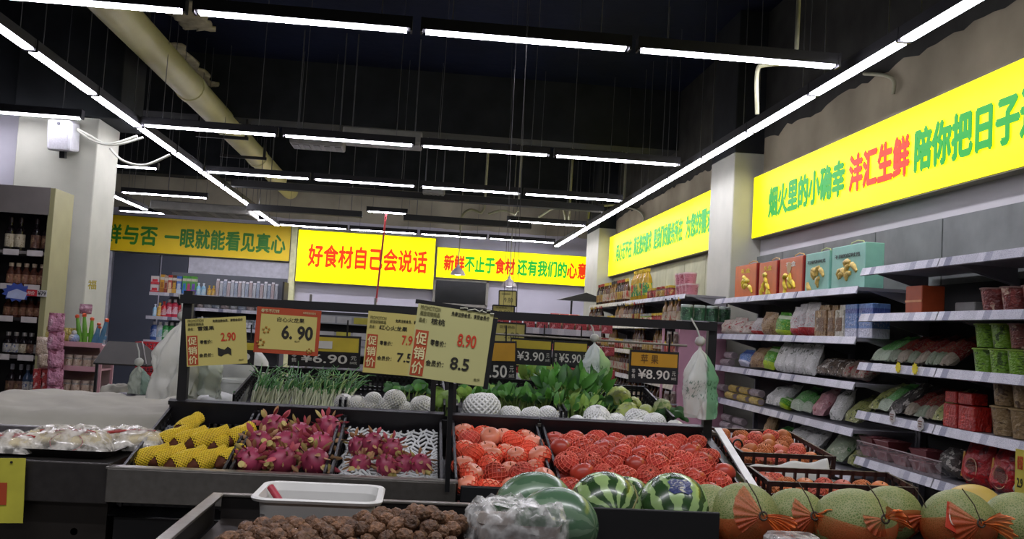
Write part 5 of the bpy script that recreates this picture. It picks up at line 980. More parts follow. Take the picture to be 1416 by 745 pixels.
def cabbage(label, px, py, Y, R0, seed, mats=(cb1, cb2)):
    r = thing('cabbage', label, 'cabbage', at(px, py, Y=Y)); b = MB(); b.ball((0, 0, 0), R0*.93, 18, 12, fn=lambda d: 1+.06*noise.noise(d*5+Vector((seed, 0, 0)))); b.build('head', mats[0], r); b = MB()
    for k in range(7):
        q = Matrix.Rotation(k*2.4+seed, 3, 'Z') @ Matrix.Rotation(.5+.35*(k % 3), 3, 'X')
        def sh(u, v): a = 2*PI*u; t_ = v*1.05; rr2 = R0*(.99+.015*(k % 3)+.06*v**3*math.sin(u*2*PI*6+k)+.05*v**4); return q @ Vector((rr2*math.sin(t_)*math.cos(a), rr2*math.sin(t_)*math.sin(a), rr2*math.cos(t_)))
        b.grid(sh, 20, 6, k % 2, True, True)
    b.build('outer_leaves', list(mats), r); return r
cabbage('pale green cabbage on top of the cabbage heap', 856, 551, 4.3, .052, 1); cabbage('pale cabbage below the top one on the right', 874, 563, 4.32, .045, 2); cabbage('ribbed cabbage at the front left of the heap', 868, 572, 4.22, .05, 3); cabbage('small cabbage right of the ribbed one', 893, 572, 4.26, .04, 4); cabbage('round green cabbage at the right end', 916, 564, 4.25, .04, 5, (M('cabbage_green', '#7f9a5a', .5, 0, .2, 10, .3), cb2)); greens('dark green leafy head at the right end of the cabbages', 926, 582, 4.2, 22, .075, .1, [g2, g2], 12, (.3, 0), .06, False, 'dark_leaf_head')
# hanging plastic bags
def hang_bag(label, top, bot, wpx, Y, col, band, seed, wob=1):
    t_, q = at(*top, Y=Y), at(*bot, Y=Y); H_ = t_.z-q.z; wd = wpx*Y/FPX; r = thing('plastic_bag', label, 'plastic bag', t_); mt = NT('bag_plastic'); g = mt.co('Generated'); s = mt.n('ShaderNodeSeparateXYZ'); mt.l(g, s.inputs[0])
    k = mt.ramp(s.outputs[0], [(0, C(col)), (.58, C(col)), (.62, C(band)), (.9, C(band))]); ln = mt.ramp(mt.noise(18, 3, 'Generated'), [(.56, (1,)*3+(1,)), (.62, (.35, .45, .4, 1) if seed < 3 else (.94, .96, .94, 1))]); zb = mt.ramp(s.outputs[2], [(.25, (0,)*3+(1,)), (.27, (1,)*3+(1,)), (.5, (1,)*3+(1,)), (.52, (0,)*3+(1,))]); m_ = mt.mix(zb, k, mt.mix(1, k, ln, 'MULTIPLY')); mt.fin(m_, .3, 0, .5); tl = mt.n('ShaderNodeBsdfTranslucent'); mt.l(m_, tl.inputs[0]); ms = mt.n('ShaderNodeMixShader'); ms.inputs[0].default_value = .45; mt.l(mt.b.outputs[0], ms.inputs[1]); mt.l(tl.outputs[0], ms.inputs[2]); mt.l(ms.outputs[0], mt.out.inputs[0])
    b = MB(); off = q-t_
    def f(u, v):
        a = 2*PI*u; e = .07+.93*min(1, max(0, (v-.08)/.4))**.7; ww = wd/2*e*(1+.10*noise.noise((math.cos(a)*2, v*4, seed))); dd = wd*.22*e*(1+.5*noise.noise((math.cos(a)*2+3, math.sin(a)*3, v*5+seed))); sag = (.013*wob*math.sin(a*5+v*6)+.02*abs(noise.noise((a*2.2, v*2.5, seed+9)))-.012*noise.noise((math.cos(a)*6, math.sin(a)*6, v*9+seed)))*e
        return Vector((off.x*v+ww*math.cos(a)+sag, dd*math.sin(a)+sag*.6, -H_*v*(1-.04*math.sin(a*2+seed)*e)))
    b.grid(f, 56, 24, 0, True, True); b.build('bag', mt.m, r); MB().ball((0, 0, .01), (.022, .02, .02), 12, 8, fn=lambda d: 1+.2*noise.noise(d*4)).build('knot', M('bag_knot', '#b3b5ad', .4), r); MB().tube([(0, 0, .02), (-.01, .02, .06), (-.03, .04, .10)], .004, 5).build('tie', M('bag_tie', '#a9aba4', .4), r); return r
hang_bag('white and green plastic bag knotted on the right post', (968, 475), (967, 575), 46, 3.84, '#eceeea', '#8fc49c', 1); hang_bag('white and pale green bag hanging in front of the bottle shelves', (822, 470), (822, 538), 34, 4.6, '#eaf0f0', '#bcdcaa', 2)
hang_bag('bulky white plastic bag hanging left of the 2.90 card', (252, 440), (236, 548), 60, 4.25, '#f0f0ea', '#dcdfd6', 3); hang_bag('grey translucent bag hanging below the 2.90 card', (284, 470), (280, 548), 42, 4.3, '#c9d0c6', '#d6dcd0', 4)
# bucket and sacks behind the left post
r = thing('bucket', 'white bucket with a green label behind the spring onions', 'bucket', at(327, 575, Y=5.0)); MB().lathe([(0, 0), (.075, 0), (.088, .17), (.095, .17), (.095, .185), (.085, .185), (.08, .02), (0, .02)], 22).build('pail', M('bucket_white', '#c4c7c2', .4), r); b = MB(); b.grid(lambda u, v: Vector((.0845*math.sin((u-.1)*1.1)+.0, -.0845*math.cos((u-.1)*1.1), .05+.08*v)), 8, 1); b.build('green_label', pack('film_bucket', '#2f7a2c', '#5aa03a', '#1f5a22', 4), r); MB().tube([(.095*math.cos(a), -.1*math.sin(a)*.9, .16-.06*math.sin(a)) for a in [PI*k/10 for k in range(11)]], .004, 5).build('handle', M('bucket_handle', '#b9bab6', .4), r)
def sack(label, px, py, Y, rx, ry, rz, col, seed):
    return tag(MB().ball((0, 0, 0), (rx, ry, rz), 26, 16, fn=lambda d: 1+.16*noise.noise(d*2.5+Vector((seed, 0, 0)))+.06*noise.noise(d*7+Vector((seed, 2, 0)))).build('white_sack', M('sack_'+str(seed), col, .55, 0, .1, 12, .2), None, at(px, py, Y=Y)), label, 'sack')
sack('bulging white sack above the white bucket', 332, 516, 5.35, .15, .12, .16, '#b7b9b4', 1); sack('crumpled white bag before the white bucket', 305, 558, 4.75, .10, .08, .05, '#b3b5b2', 2); sack('white plastic heap at the left of the bucket', 283, 556, 4.9, .09, .08, .04, '#a9aba6', 6)
b = MB(); b.bar(at(330, 563, Y=4.15), at(352, 522, Y=4.6), .012, .05); tag(b.build('crate_edge', M('edge_grey', '#8d908c', .5)), 'grey sloping edge board left of the spring onions', 'edge board')
# ================================================================ bread table at the left
lt = thing('bread_table', 'steel-fronted table at the left carrying the bread tray', 'display table', (-1.5, 3.3, 0)); MB().box((0, 0, .985), (1.06, .02, .13)).build('steel_front_rail', dark_steel, lt, bevel=.004); MB().box((0, .35, 1.04), (1.06, .7, .02)).build('table_top', dark_steel, lt); MB().box((0, .36, .46), (1.04, .66, .92)).build('cabinet', M('steel_cabinet', '#37332f', .4, .7, .15, 6), lt); MB().tube([(.42, .06, .82), (.42, .03, .82)], .012, 12).build('knob', steel, lt)
r = thing('bread_tray', 'dark steel tray holding bagged flatbread on the left table', 'tray', (-1.36, 3.66, 1.05)); b = MB(); e = loft(b, [(.68, .56, .03, 0), (.74, .62, .04, .028), (.76, .64, .045, .03), (.73, .61, .04, .026), (.67, .55, .03, .006)]); b.add(e, [tuple(range(len(e)))]); b.build('tray', dark_steel, r)
bread = M('bread', '#cdbf94', .8, 0, .15, 14, .2); redp = M('bag_print', '#9c2a26', .4)
for i, (px, py, w, d, h, lab) in enumerate(((95, 604, .29, .25, .075, 'bagged flatbread in the middle of the tray with red print'), (178, 602, .25, .25, .07, 'bagged flatbread at the right of the tray with a red ribbon print'), (22, 604, .18, .25, .055, 'bagged flatbread at the left edge of the picture'))):
    p = at(px, py, Z=1.10); p.z = 1.062; r = thing('bread_bag', lab, 'bread bag', p, .1-.1*i)
    b = MB(); 
    for k in range(4): b.ball(((k-1.5)*w*.2, .02*math.sin(k*2.2), h*.40), (w*.2, d*.34, h*.42), 18, 10, fn=lambda q, k=k: 1+.15*noise.noise(q*3+Vector((k, i, 0))))
    b.build('flatbread', bread, r)
    b = MB(); b.grid(lambda u, v: Vector(((u-.5)*w*1.12, (v-.5)*d, h*(max(0, 1-abs(2*u-1)**3)*max(0, 1-abs(2*v-1)**3))**.6*(1+.25*noise.noise((u*5, v*5, i*4))+.12*noise.noise((u*14, v*14, i))))), 30, 30); b.build('bag_film', clear('bread_film', '#dcd8ce', .5, .12), r)
    b = MB()
    for k in range(9): x = rnd.uniform(-.3, .25)*w; y = rnd.uniform(-.25, .05)*d; b.tube([(x, y, h*.84), (x+.02, y+.012, h*.88), (x+.035, y+.004, h*.84)], .004, 5)
    b.tube([(.3*w*math.cos(a)*.6+.05*w, -.36*d+.02*math.sin(a)*.8, h*.42+.03*math.sin(a)) for a in [PI*k/8 for k in range(17)]], .002, 5) if i == 0 else b.tube([(-.2*w, -.09, h*.80), (0, -.07, h*.88), (.15*w, -.05, h*.86)], .006, 5)
    b.build('red_print', redp, r)
cl = M('cloth_white', '#a9a69a', .9, 0, .05, 6, .1, .1); b = MB()
def cf(u, v):
    x = -2.45+1.5*u; y = 4.03+1.0*v; s1 = 1/(1+math.exp(-(x+1.92)*40)); s2 = 1/(1+math.exp(-(y-4.2)*40)); z = 1.03+.045*s2+.035*s1*s2+.02*(1/(1+math.exp(-(y-4.55)*30)))
    return Vector((x, y, z+.02*noise.noise((x*4, y*4, 0))+.014*noise.noise((x*11, y*9, 3))+.012*abs(noise.noise((x*6+y*5, y*3-x*2, 7)))))
b.grid(cf, 60, 40); o = tag(b.build('covering_cloth', cl), 'creased white cloth covering goods behind the bread tray', 'cloth'); o.modifiers.new('thick', 'SOLIDIFY').thickness = -.005
MB(); gt = thing('goods_table', 'table hidden under the white cloth at the left', 'table', (-1.7, 4.55, 0)); MB().box((0, 0, .97), (1.45, .95, .06)).build('table_top', dark_steel, gt); [MB().box((sx*.68, sy*.43, .475), (.05, .05, .95)).build('leg', dark_steel, gt) for sx in (-1, 1) for sy in (-1, 1)]
r = thing('price_card', 'yellow paper tag hanging from the left table front', 'price card', at(19, 678, Y=3.27), rot=(0, -.04, 0)); MB().box((-.01, 0, 0), (.085, .003, .205)).build('card', M('tag_lime', '#b9b43c', .6), r); MB().box((-.035, -.003, -.01), (.03, .002, .07)).build('red_panel', c_red, r); MB().tube([(-.01, -.002, .09), (-.01, -.005, .09)], .004, 8).build('hole', ink, r)
for lab, x0, x1, y0, y1, zt in (('dark table behind the spring onions carrying bucket and sacks', -.96, -.78, 4.66, 5.6, 1.07), ('dark table behind the price boards carrying pale green leaves', .15, 1.25, 5.05, 5.9, 1.17)):
    r = thing('storage_table', lab, 'table', ((x0+x1)/2, (y0+y1)/2, 0)); MB().box((0, 0, zt-.02), (x1-x0, y1-y0, .04)).build('table_top', dark_steel, r)
    for sx in (-1, 1):
        for sy in (-1, 1): MB().box((sx*(x1-x0-.06)/2, sy*(y1-y0-.06)/2, zt/2-.02), (.04, .04, zt-.04)).build('leg', dark_steel, r)
# ================================================================ liquor cabinet at the left edge
wood = M('cabinet_wood', '#6f6a66', .5, 0, .12, 6); wood_o = M('cabinet_side', '#8d8a63', .5, 0, .08, 4); dkw = M('cabinet_inside', '#241f1e', .6)  # side colour tinted olive for the yellow light on that side
LX, LY = -3.26, 8.8
r = thing('liquor_cabinet', 'tall grey wooden liquor cabinet beside the cream column', 'cabinet', (LX, LY, 0))
MB().box((-1.0, .43, 1.29), (2.0, .02, 2.58)).build('back_panel', dkw, r); MB().box((-.015, .22, 1.29), (.05, .46, 2.58)).build('side_panel', wood_o, r, bevel=.004); MB().box((-1.02, .0, 2.46), (1.98, .04, .24)).build('header', wood, r); MB().box((-1.02, .02, .36), (1.98, .04, .72)).build('lower_panel', wood, r); MB().box((-1.02, .22, 2.57), (1.98, .44, .02)).build('top_panel', wood, r)
tagm = M('shelf_ticket', '#b9b3b0', .5); LV = (2.015, 1.62, 1.3, .985, .72)
for k, z in enumerate((2.0, 1.70, 1.42, 1.09, .72)):
    s = MB().box((-1.02, .21, z), (1.98, .42, .025)).build('shelf', wood if k in (0, 3, 4) else dkw, r)
    for i in range(3): MB().box((-.12-.20*i, -.006, z-.002), (.13, .006, .05)).build('price_ticket', tagm, s)
glass_d = M('wine_glass', '#171214', .15); lab_c = pack('film_winelabel', '#b3a98f', '#cfc7ae', '#8a7a5a', 5); lab_b = pack('film_brownlabel', '#5f4030', '#8d6f50', '#3f261c', 5); lab_w = pack('film_whitelabel', '#a9a59c', '#c4c0b8', '#33508a', 5); capd = M('wine_cap', '#2a1c1c', .4)
def wine(label, loc, R0, h, labm, cap, neck=.4, body=glass_d):
    t_ = thing('liquor_bottle', label, 'bottle', loc); MB().lathe([(0, 0), (R0, .002), (R0, h*.58), (R0*.75, h*.67), (R0*neck, h*.75), (R0*neck, h*.9)], 14).build('glass', body, t_)
    MB().lathe([(R0*1.02, h*.12), (R0*1.02, h*.5)], 14).build('paper_label', labm, t_); MB().lathe([(R0*neck*1.1, h*.84), (R0*neck*1.1, h), (0, h)], 12).build('cap', cap, t_)
rowsL = ((2.013, (14, 33, 55, 77, 97, 0), .3, .040, (lab_c, lab_c, lab_b, lab_b), 'top shelf'), )
for i, (px, lb) in enumerate(((13, lab_c), (27, lab_c), (49, lab_b), (64, lab_b))): p = at(px, 340, Y=LY+.12); wine(f'dark wine bottle, {ORD[i]} from the left on the top shelf of the liquor cabinet', (p.x, LY+.12, 2.013), .042, .30, lb, capd)
tanb = pack('film_tanjar', '#8a5f45', '#b08a68', '#6b3f30', 5)
for lv, z in enumerate((1.71, 1.432)):
    for i, px in enumerate((14, 24, 35, 46, 57)): p = at(px, 390, Y=LY+.12); wine(f'small brown liquor bottle, {ORD[i]} from the left on the {("upper", "lower")[lv]} middle shelf', (p.x, LY+.12, z), .036, .2-.02*lv, tanb, M('cap_cream', '#b9a58a', .4) if lv == 0 else capd, .5, M('amber_glass', '#4f2f24', .2))
for i, (px, lb) in enumerate(((13, lab_w), (24, lab_w), (35, lab_c), (45, lab_b), (56, lab_w))): p = at(px, 452, Y=LY+.12); wine(f'white-labelled liquor bottle, {ORD[i]} from the left above the second lowest shelf edge', (p.x, LY+.12, 1.102), .04, .2, lb, M('cap_silver2', '#a9a5a0', .3, .5), .45)
for i, (px, lb, R0) in enumerate(((18, lab_b, .045), (30, lab_b, .045), (40, lab_w, .042), (49, lab_w, .042))): p = at(px, 500, Y=LY+.12); wine(f'large dark bottle, {ORD[i]} from the left on the lowest shelf of the liquor cabinet', (p.x, LY+.12, .733), R0, .29, lb, M('cap_grey', '#8d8d92', .4), .35, M('blue_glass', '#3f4f66', .15) if i > 1 else glass_d)
p = at(23, 404, Y=LY-.03); r = thing('starburst_sign', 'blue starburst price sign hanging in the liquor cabinet', 'price sign', p); b = MB(); b.prism([((.115 if k % 2 else .09)*math.cos(PI*k/12)*1.1, (.085 if k % 2 else .065)*math.sin(PI*k/12)) for k in range(24)], 0, .004); b.build('card', M('sign_blue', '#3a4f9a', .5, 0, .1), r); b = MB(); b.prism([(-.08, -.05), (.07, -.06), (.09, 0), (0, .03), (-.07, 0)], -.003, -.001); b.build('white_flash', M('sign_pale', '#a9b3cf', .5), r)
p = at(49, 405, Y=LY-.03); r = thing('price_ticket', 'red and white shelf ticket reading 79 in the liquor cabinet', 'price ticket', p); MB().box((-.03, 0, 0), (.09, .004, .055)).build('red_half', M('ticket_red', '#b02a33', .5), r); MB().box((.055, 0, 0), (.08, .004, .055)).build('white_half', M('ticket_white', '#b9b7b7', .5), r); text(r, '¥79', (.022, -.003, -.018), (1, 0, 0), U, .065, .036, ink, 'lettering', .02); text(r, '特价', (-.065, -.003, -.018), (1, 0, 0), U, .06, .034, M('ticket_cream', '#cfb9b0', .5))
p = at(92, 349+0, Y=9.59); r = thing('wall_character', 'small yellow paper character stuck on the cream column', 'sticker', at(128, 394, Y=9.595)); text(r, '福', (-.04, -.003, -.04), (1, 0, 0), U, .075, .085, M('paper_gold', '#a8982a', .5), 'lettering', .02)
# ================================================================ candy rack
pinkw = M('rack_pink', '#b58a90', .5, 0, .06)
RX, RY = -2.73, 8.0
r = thing('candy_rack', 'pink wire candy rack in front of the cream column', 'rack', (RX, RY, 0))
for x in (-.23, .23): 
    for y in (0, .3): MB().box((x, y, .63), (.02, .02, 1.26)).build('post', pinkw, r)
for z in (.66, .86, 1.06, 1.25):
    s = MB().box((0, .15, z), (.46, .3, .012)).build('shelf', pinkw, r); MB().box((0, -.005, z+.008), (.46, .008, .04)).build('shelf_lip', pinkw, s)
MB().box((0, .3, .65), (.44, .01, 1.2)).build('back_panel', M('rack_back', '#8f7a78', .6), r)
cp = [pack('film_c%d' % i, *c, kind='patch') for i, c in enumerate((('#b9a58f', '#8d6a52', '#cfc0b0', 9), ('#b9a33a', '#8d7a2a', '#cfc07a', 9), ('#a87a8a', '#7d4a5c', '#c9a9b0', 9), ('#8d8a84', '#6b6460', '#b9b3a9', 9), ('#b97a33', '#cfa95a', '#7d4a1c', 9)))]
JM = bottle_mesh('jar', [cp[3], cp[0], M('jar_lid', '#a99a8d', .4)])
for k, z in enumerate((.67, .87, 1.07)):
    for i in range(6): tag(put(JM if k else pillow_mesh(.07, .1, .05, cp[1], i), 'candy_jar' if k else 'candy_packet', None, (RX-.18+.072*i, RY+.06, z+.0), (0, 0, i if k else 0)), f'small {"jar" if k else "yellow packet"}, {ORD[i]} from the left on the {("bottom", "middle", "top")[k]} shelf of the candy rack', 'jar' if k else 'packet', 'small goods on the candy rack').scale = (.95, .95, .9 if k else 1.2)
# strips of bags hanging at the rack's front and side
pkp = pack('film_pinkstrip', '#b97f95', '#d0a9b8', '#7d3a4f', 6)
for i in range(5):
    p = at(78-.5*i, 446+25*i, Y=7.88); o = put(pillow_mesh(.125, .15, .04, pkp, 3+i), 'hanging_candy_bag', None, (p.x, 7.88, p.z-.075)); tag(o, f'pink candy bag in the hanging strip, {ORD[i]} from the top', 'candy bag', 'pink hanging strip of candy bags')
for i, (px, py, m, lab) in enumerate(((60, 478, cp[0], 'cream and orange bag hanging at the left of the candy rack'), (62, 494, cp[0], 'cream bag below another at the left of the candy rack'))): p = at(px, py, Y=7.9); o = put(pillow_mesh(.11, .15, .05, m, 20+i), 'hanging_snack_bag', None, (p.x, 7.9, p.z-.08)); tag(o, lab, 'snack bag')
rp = pack('film_redbox', '#a02a2a', '#c9a09a', '#7d1a1c', 6)
for i in range(4):
    for j in range(2): p = at(55+10*j, 516+14*i, Y=7.95); box_thing('candy_box', 'box', f'red sweets box, {ORD[i]} from the top in the {("left", "right")[j]} column', .075, .08, .085, (p.x, 7.95, p.z-.05), 0, rp, group='red boxes beside the pink candy strip')
yel_p = pack('film_yellowcard', '#b3a548', '#8d7f2a', '#c9bd7a', 8)
for i in range(5): p = at(62+9*i, 440+1.0*i, Y=7.98); o = put(pillow_mesh(.055, .12, .02, yel_p, 30+i), 'yellow_candy_card', None, (p.x, 7.98+.12, 1.262)); tag(o, f'yellow hanging candy card, {ORD[i]} from the left on the candy rack top', 'candy card', 'yellow candy cards on the rack top')
# toys on the rack top
tg = M('toy_green', '#5f9a2f', .4, 0, .15); to = M('toy_orange', '#c9502a', .4); tblu = M('toy_blue', '#4f7a96', .35, 0, .2)
for i, (px, py, h, m) in enumerate(((112, 470, .24, tg), (118, 470, .25, tg), (125, 471, .22, tg), (132, 473, .18, tblu), (138, 474, .22, tblu), (128, 474, .16, tblu))):
    p = at(px, py, Y=8.1); r = thing('toy_bubble_gun', f'{"green" if m is tg else "blue"} toy water gun with orange tip, {ORD[i]} from the left on the rack top', 'toy', (p.x, 8.1, 1.258), 0, 'toy water guns on the candy rack', rot=(0, .1*(i-2), 0))
    MB().lathe([(0, 0), (.018, 0), (.02, h*.5), (.014, h*.8), (.012, h*.9)], 10).build('barrel', m, r); MB().box((.012, 0, h*.3), (.05, .016, .03)).build('grip', m, r); MB().lathe([(.016, h*.88), (.018, h*.96), (.008, h), (0, h)], 10).build('tip', to, r)
o = put(pillow_mesh(.1, .08, .04, cp[2], 50), 'gift_packet', None, (at(117, 432, Y=8.1).x, 8.12, 1.50)); tag(o, 'silver pink packet lying across the toy guns', 'packet')
r = thing('toy_ball', 'blue and white toy on the left of the rack top', 'toy', (at(103, 462, Y=8.05).x, 8.05, 1.30)); MB().ball((0, 0, 0), .042, 14, 10).build('ball', pack('film_toyball', '#7f93b3', '#b9b9b3', '#3f6a8d', 4), r); MB().ball((0, -.01, .045), .022, 10, 8).build('head', M('toy_white', '#b3b3ad', .5), r)
r = thing('goods_basket', 'low wire basket of small packets at the foot of the candy rack', 'basket', (at(85, 555, Y=7.6).x, 7.6, at(85, 560, Y=7.6).z-.02)); b = MB(); wall_lattice(b, (-.25, -.1, 0), (1, 0, 0), .5, .06, 14); b.build('front_wall', pinkw, r); MB().box((0, 0, -.0), (.5, .2, .01)).build('base', pinkw, r); MB().box((0, 0, -.45), (.4, .15, .9)).build('pedestal', dark_steel, r)
for i in range(7): tag(put(pillow_mesh(.07, .07, .05, cp[(i*2) % 5], 60+i), 'candy_packet', None, (r.location.x-.21+.07*i, 7.6, r.location.z+.005)), f'small packet, {ORD[i]} from the left in the low wire basket', 'packet', 'packets in the low wire basket')
# ================================================================ dark glazed display case
g_d = M('tinted_glass', '#2e2b26', .6, 0, .1, spec=.12); cx0 = at(140, 480, Y=7.0).x
r = thing('display_case', 'dark glass-topped display case right of the candy rack', 'display case', (-1.975, 6.7, 0)); r.scale = (.52, .7, 1)
b = MB(); b.add([(-.32, 0, 1.19), (.34, 0, 1.19), (.12, .4, 1.33), (-.32, .4, 1.33), (-.32, 0, 1.18), (.34, 0, 1.18), (.12, .4, 1.32), (-.32, .4, 1.32)], [(0, 1, 2, 3), (7, 6, 5, 4), (0, 4, 5, 1), (1, 5, 6, 2), (2, 6, 7, 3), (3, 7, 4, 0)]); b.add([(.34, 0, 1.19), (.42, .6, 1.19), (.12, .4, 1.33), (.34, 0, 1.18), (.42, .6, 1.18), (.12, .4, 1.32)], [(0, 1, 2), (5, 4, 3), (0, 3, 4, 1), (1, 4, 5, 2), (2, 5, 3, 0)]); b.build('sloped_lid', g_d, r)
for x, y in ((-.27, 0), (.25, 0), (.4, .58)): MB().box((x, y, .6), (.03, .03, 1.18)).build('post', black_steel, r)
MB().box((0, .3, .45), (.72, .56, .9)).build('cabinet', M('case_grey', '#5b5751', .5, .2), r); MB().box((.0, .0, .93), (.66, .02, .03)).build('rail', black_steel, r); MB().bar((.34, 0, 1.195), (.12, .4, 1.335), .012).build('lid_seam', steel, r)
b = MB(); b.grid(lambda u, v: Vector((-.14+.3*u, .03+.34*v, .93+.10*math.sin(min(1, v*2.2)*PI/2)+.025*noise.noise((u*6, v*5, 2)))), 24, 16); tag(b.build('case_cloth', cl, None, (-1.975, 6.7, 0)), 'crumpled white cloth inside the dark display case', 'cloth').modifiers.new('thick', 'SOLIDIFY').thickness = .004
hang_bag('pale green printed bag standing before the display case', (192, 503), (190, 549), 24, 4.95, '#c3cabf', '#93aa9e', 7, .6)
sack('black plastic bag lying behind the white cloth', 190, 552, 4.98, .14, .09, .035, '#26222e', 8)
# ================================================================ household shelf before the back wall
HX, HY = -3.74, 13.8
r = thing('household_shelf', 'household goods shelf with a grey back board before the back wall', 'shelf unit', (HX, HY, 0)); L = 1.82
MB().box((.99, .42, 1.065), (1.62, .03, 2.13)).build('back_board', M('back_board', '#5b5e64', .6, 0, .08, 3), r); MB().box((.99+.01, .40, 1.02), (.012, .012, 2.1)).build('board_seam', black_steel, r); MB().box((1.81, .21, 1.02), (.025, .44, 2.1)).build('side_board', black_steel, r); MB().box((.62, .21, .9), (.03, .44, 1.8)).build('upright', black_steel, r)
stp = label_strip('price_strip_house', 0)
for z, x0, x1 in ((1.80, 0, .60), (1.47, -.02, .6), (1.14, -.03, .6), (.82, -.03, .6), (1.80, .62, 1.8), (1.62, .62, 1.8), (1.36, .62, 1.8), (1.1, .62, 1.8)):
    s = MB().box(((x0+x1)/2, .21, z), (x1-x0, .42, .022)).build('shelf', white_steel if x1 < 1 else black_steel, r); MB().box(((x0+x1)/2, -.006, z), (x1-x0, .012, .045)).build('price_strip', stp, s)
def bm(kind, c, l, cap): return bottle_mesh(kind, [M('plastic_'+c[1:], c, .35, 0, .1), pack('film_h'+l[1:]+c[1:], l, c, '#b9b9b9', 5), M('plastic_'+cap[1:], cap, .4)])
Hs = dict(red=bm('wide', '#a8203a', '#c9a0a8', '#b9b3b3'), redsp=bm('pump', '#b0242a', '#b98a8a', '#c0302a'), blue=bm('wide', '#26457f', '#7f93b3', '#b3b3b9'), white=bm('wide', '#aab0b3', '#7f9aa5', '#b9b9b9'), green=bm('wide', '#2a8a3f', '#a9c0a9', '#c0c0c0'), lb=bm('pump', '#7fb0c9', '#a9c4cf', '#b9c4cc'), yel=bm('pump', '#b98d2a', '#cfa94a', '#b9a03a'), wj=bm('oil', '#aeb0b0', '#b9b9b3', '#9f9fa3'))
def hput(me, px, py, z, desc, grp, sc_=1.0, dy=.12):
    p = at(px, py, Y=HY+dy); tag(put(me, 'cleaner_bottle', None, (p.x, HY+dy, z+.012), (0, 0, 0)), desc, 'bottle', grp).scale = (sc_,)*3
bxm = {}
def hbox(px0, px1, py, z, h, col, lab, desc, i=0):
    a, e = at(px0, py, Y=HY+.1), at(px1, py, Y=HY+.1); w = e.x-a.x; r = thing('carton_box', desc, 'box', ((a.x+e.x)/2, HY+.12, z+.012), 0, 'cartons on the household shelf'); MB().box((0, 0, h/2), (w*.94, .1, h)).build('carton', pack('film_hb'+col[1:]+lab[1:], col, lab, '#b9b3a5', 4, kind='band'), r); MB().box((0, -.052, h*.45), (w*.6, .003, h*.3)).build('front_print', M('print_'+lab[1:], lab, .5), r)
for i, (x0, x1, c, l, h) in enumerate(((221, 227, '#b98a2a', '#8d5a1c', .26), (227, 232, '#a08a7a', '#7d3a2a', .25), (232, 238, '#a02a24', '#c9b08a', .26), (238, 244, '#5b3a24', '#b9903a', .26), (244, 251, '#2f5fa8', '#b0b9c0', .25), (252, 258, '#4f9a2a', '#2f6ab0', .26), (258, 264, '#3f8a33', '#a83a6a', .26), (264, 271, '#4f9a2a', '#6a4aa0', .26))): hbox(x0, x1, 403, 1.8, h, c, l, f'tall coloured carton, {ORD[i]} from the left on the top household shelf')
for i in range(2): hbox(208, 220, 403, 1.8+.12*i, .115, '#b3aeae', '#b0242f', f'white and red flat box, {("lower", "upper")[i]} of two at the left of the top shelf')
for i, (px, k, s) in enumerate(((274, 'lb', .8), (281, 'lb', .8), (289, 'yel', .68), (295, 'yel', .68))): hput(Hs[k], px, 405, 1.8, f'{"light blue" if k == "lb" else "yellow"} pump bottle, {("left", "right")[i % 2]} of two on the top shelf', 'pump bottles on the top shelf', s)
for i, (px, k, s) in enumerate(((214, 'lb', .8), (220, 'yel', .9), (226, 'redsp', 1.0), (233, 'red', 1.0), (241, 'red', 1.02), (250, 'redsp', 1.1), (262, 'redsp', 1.1))): hput(Hs[k], px, 436, 1.47, f'cleaner bottle, {ORD[i]} from the left on the second household shelf', 'cleaner bottles on the second shelf', s)
for i, (px, k) in enumerate(((212, 'blue'), (220, 'white'), (228, 'green'), (236, 'green'), (244, 'blue'), (252, 'white'))): hput(Hs[k], px, 470, 1.14, f'detergent bottle, {ORD[i]} from the left on the third household shelf', 'detergent bottles on the third shelf', 1.05)
for i, px in enumerate((211, 223, 236)): hput(Hs['wj'], px, 498, .82, f'white jug, {ORD[i]} from the left on the lowest household shelf', 'white jugs', .95)
wp = [pack('film_w%d' % i, *c, kind='patch') for i, c in enumerate((('#a99a9a', '#8d7f84', '#c0b9b9', 9), ('#a9adb3', '#6f7784', '#c4c6c9', 9), ('#8f9aa9', '#5f6f8d', '#c0c4cc', 9)))]
for i in range(17):
    px = 300+5.1*i; p = at(px, 413, Y=HY+.1); h = .225-.03*math.sin(i*1.7)**2; r = thing('hygiene_packet', f'slim white hanging packet, {ORD[i]} from the left before the grey back board', 'packet', (p.x, HY+.1, 1.815 if i < 1 else 1.815), 0, 'white hanging packets'); MB().box((0, 0, h/2), (.046, .05, h*.98)).build('packet', wp[i % 3], r, bevel=.006); MB().box((0, 0, h), (.04, .006, .04)).build('hang_tab', white_steel, r)
for k, z in enumerate((1.62, 1.36)):
    for i in range(9): p = at(275+12*i, 420, Y=HY+.15); tag(put(pillow_mesh(.12, .14, .08, wp[(i+k) % 3], 80+i), 'tissue_pack', None, (p.x, HY+.15, z+.012)), f'dark pale-printed pack, {ORD[i]} from the left on the {("upper", "lower")[k]} black household shelf', 'pack', 'packs on the black household shelves')
for k in range(5):
    p = at(214, 473+11*k, Y=13.2); r = thing('red_crate', f'red plastic crate in the stack left of the hanging bag, {ORD[k]} from the top', 'crate', (p.x, 13.2, p.z-.1), 0, 'red stacked crates'); b = MB(); wall_lattice(b, (-.2, -.15, 0), (1, 0, 0), .4, .1, 9); wall_lattice(b, (-.2, .15, 0), (1, 0, 0), .4, .1, 9); wall_lattice(b, (-.2, -.15, 0), (0, 1, 0), .3, .1, 7); wall_lattice(b, (.2, -.15, 0), (0, 1, 0), .3, .1, 7); b.build('walls', M('crate_red', '#b01f28', .4), r); MB().box((0, 0, .005), (.4, .3, .01)).build('base', M('crate_red', '#b01f28'), r)
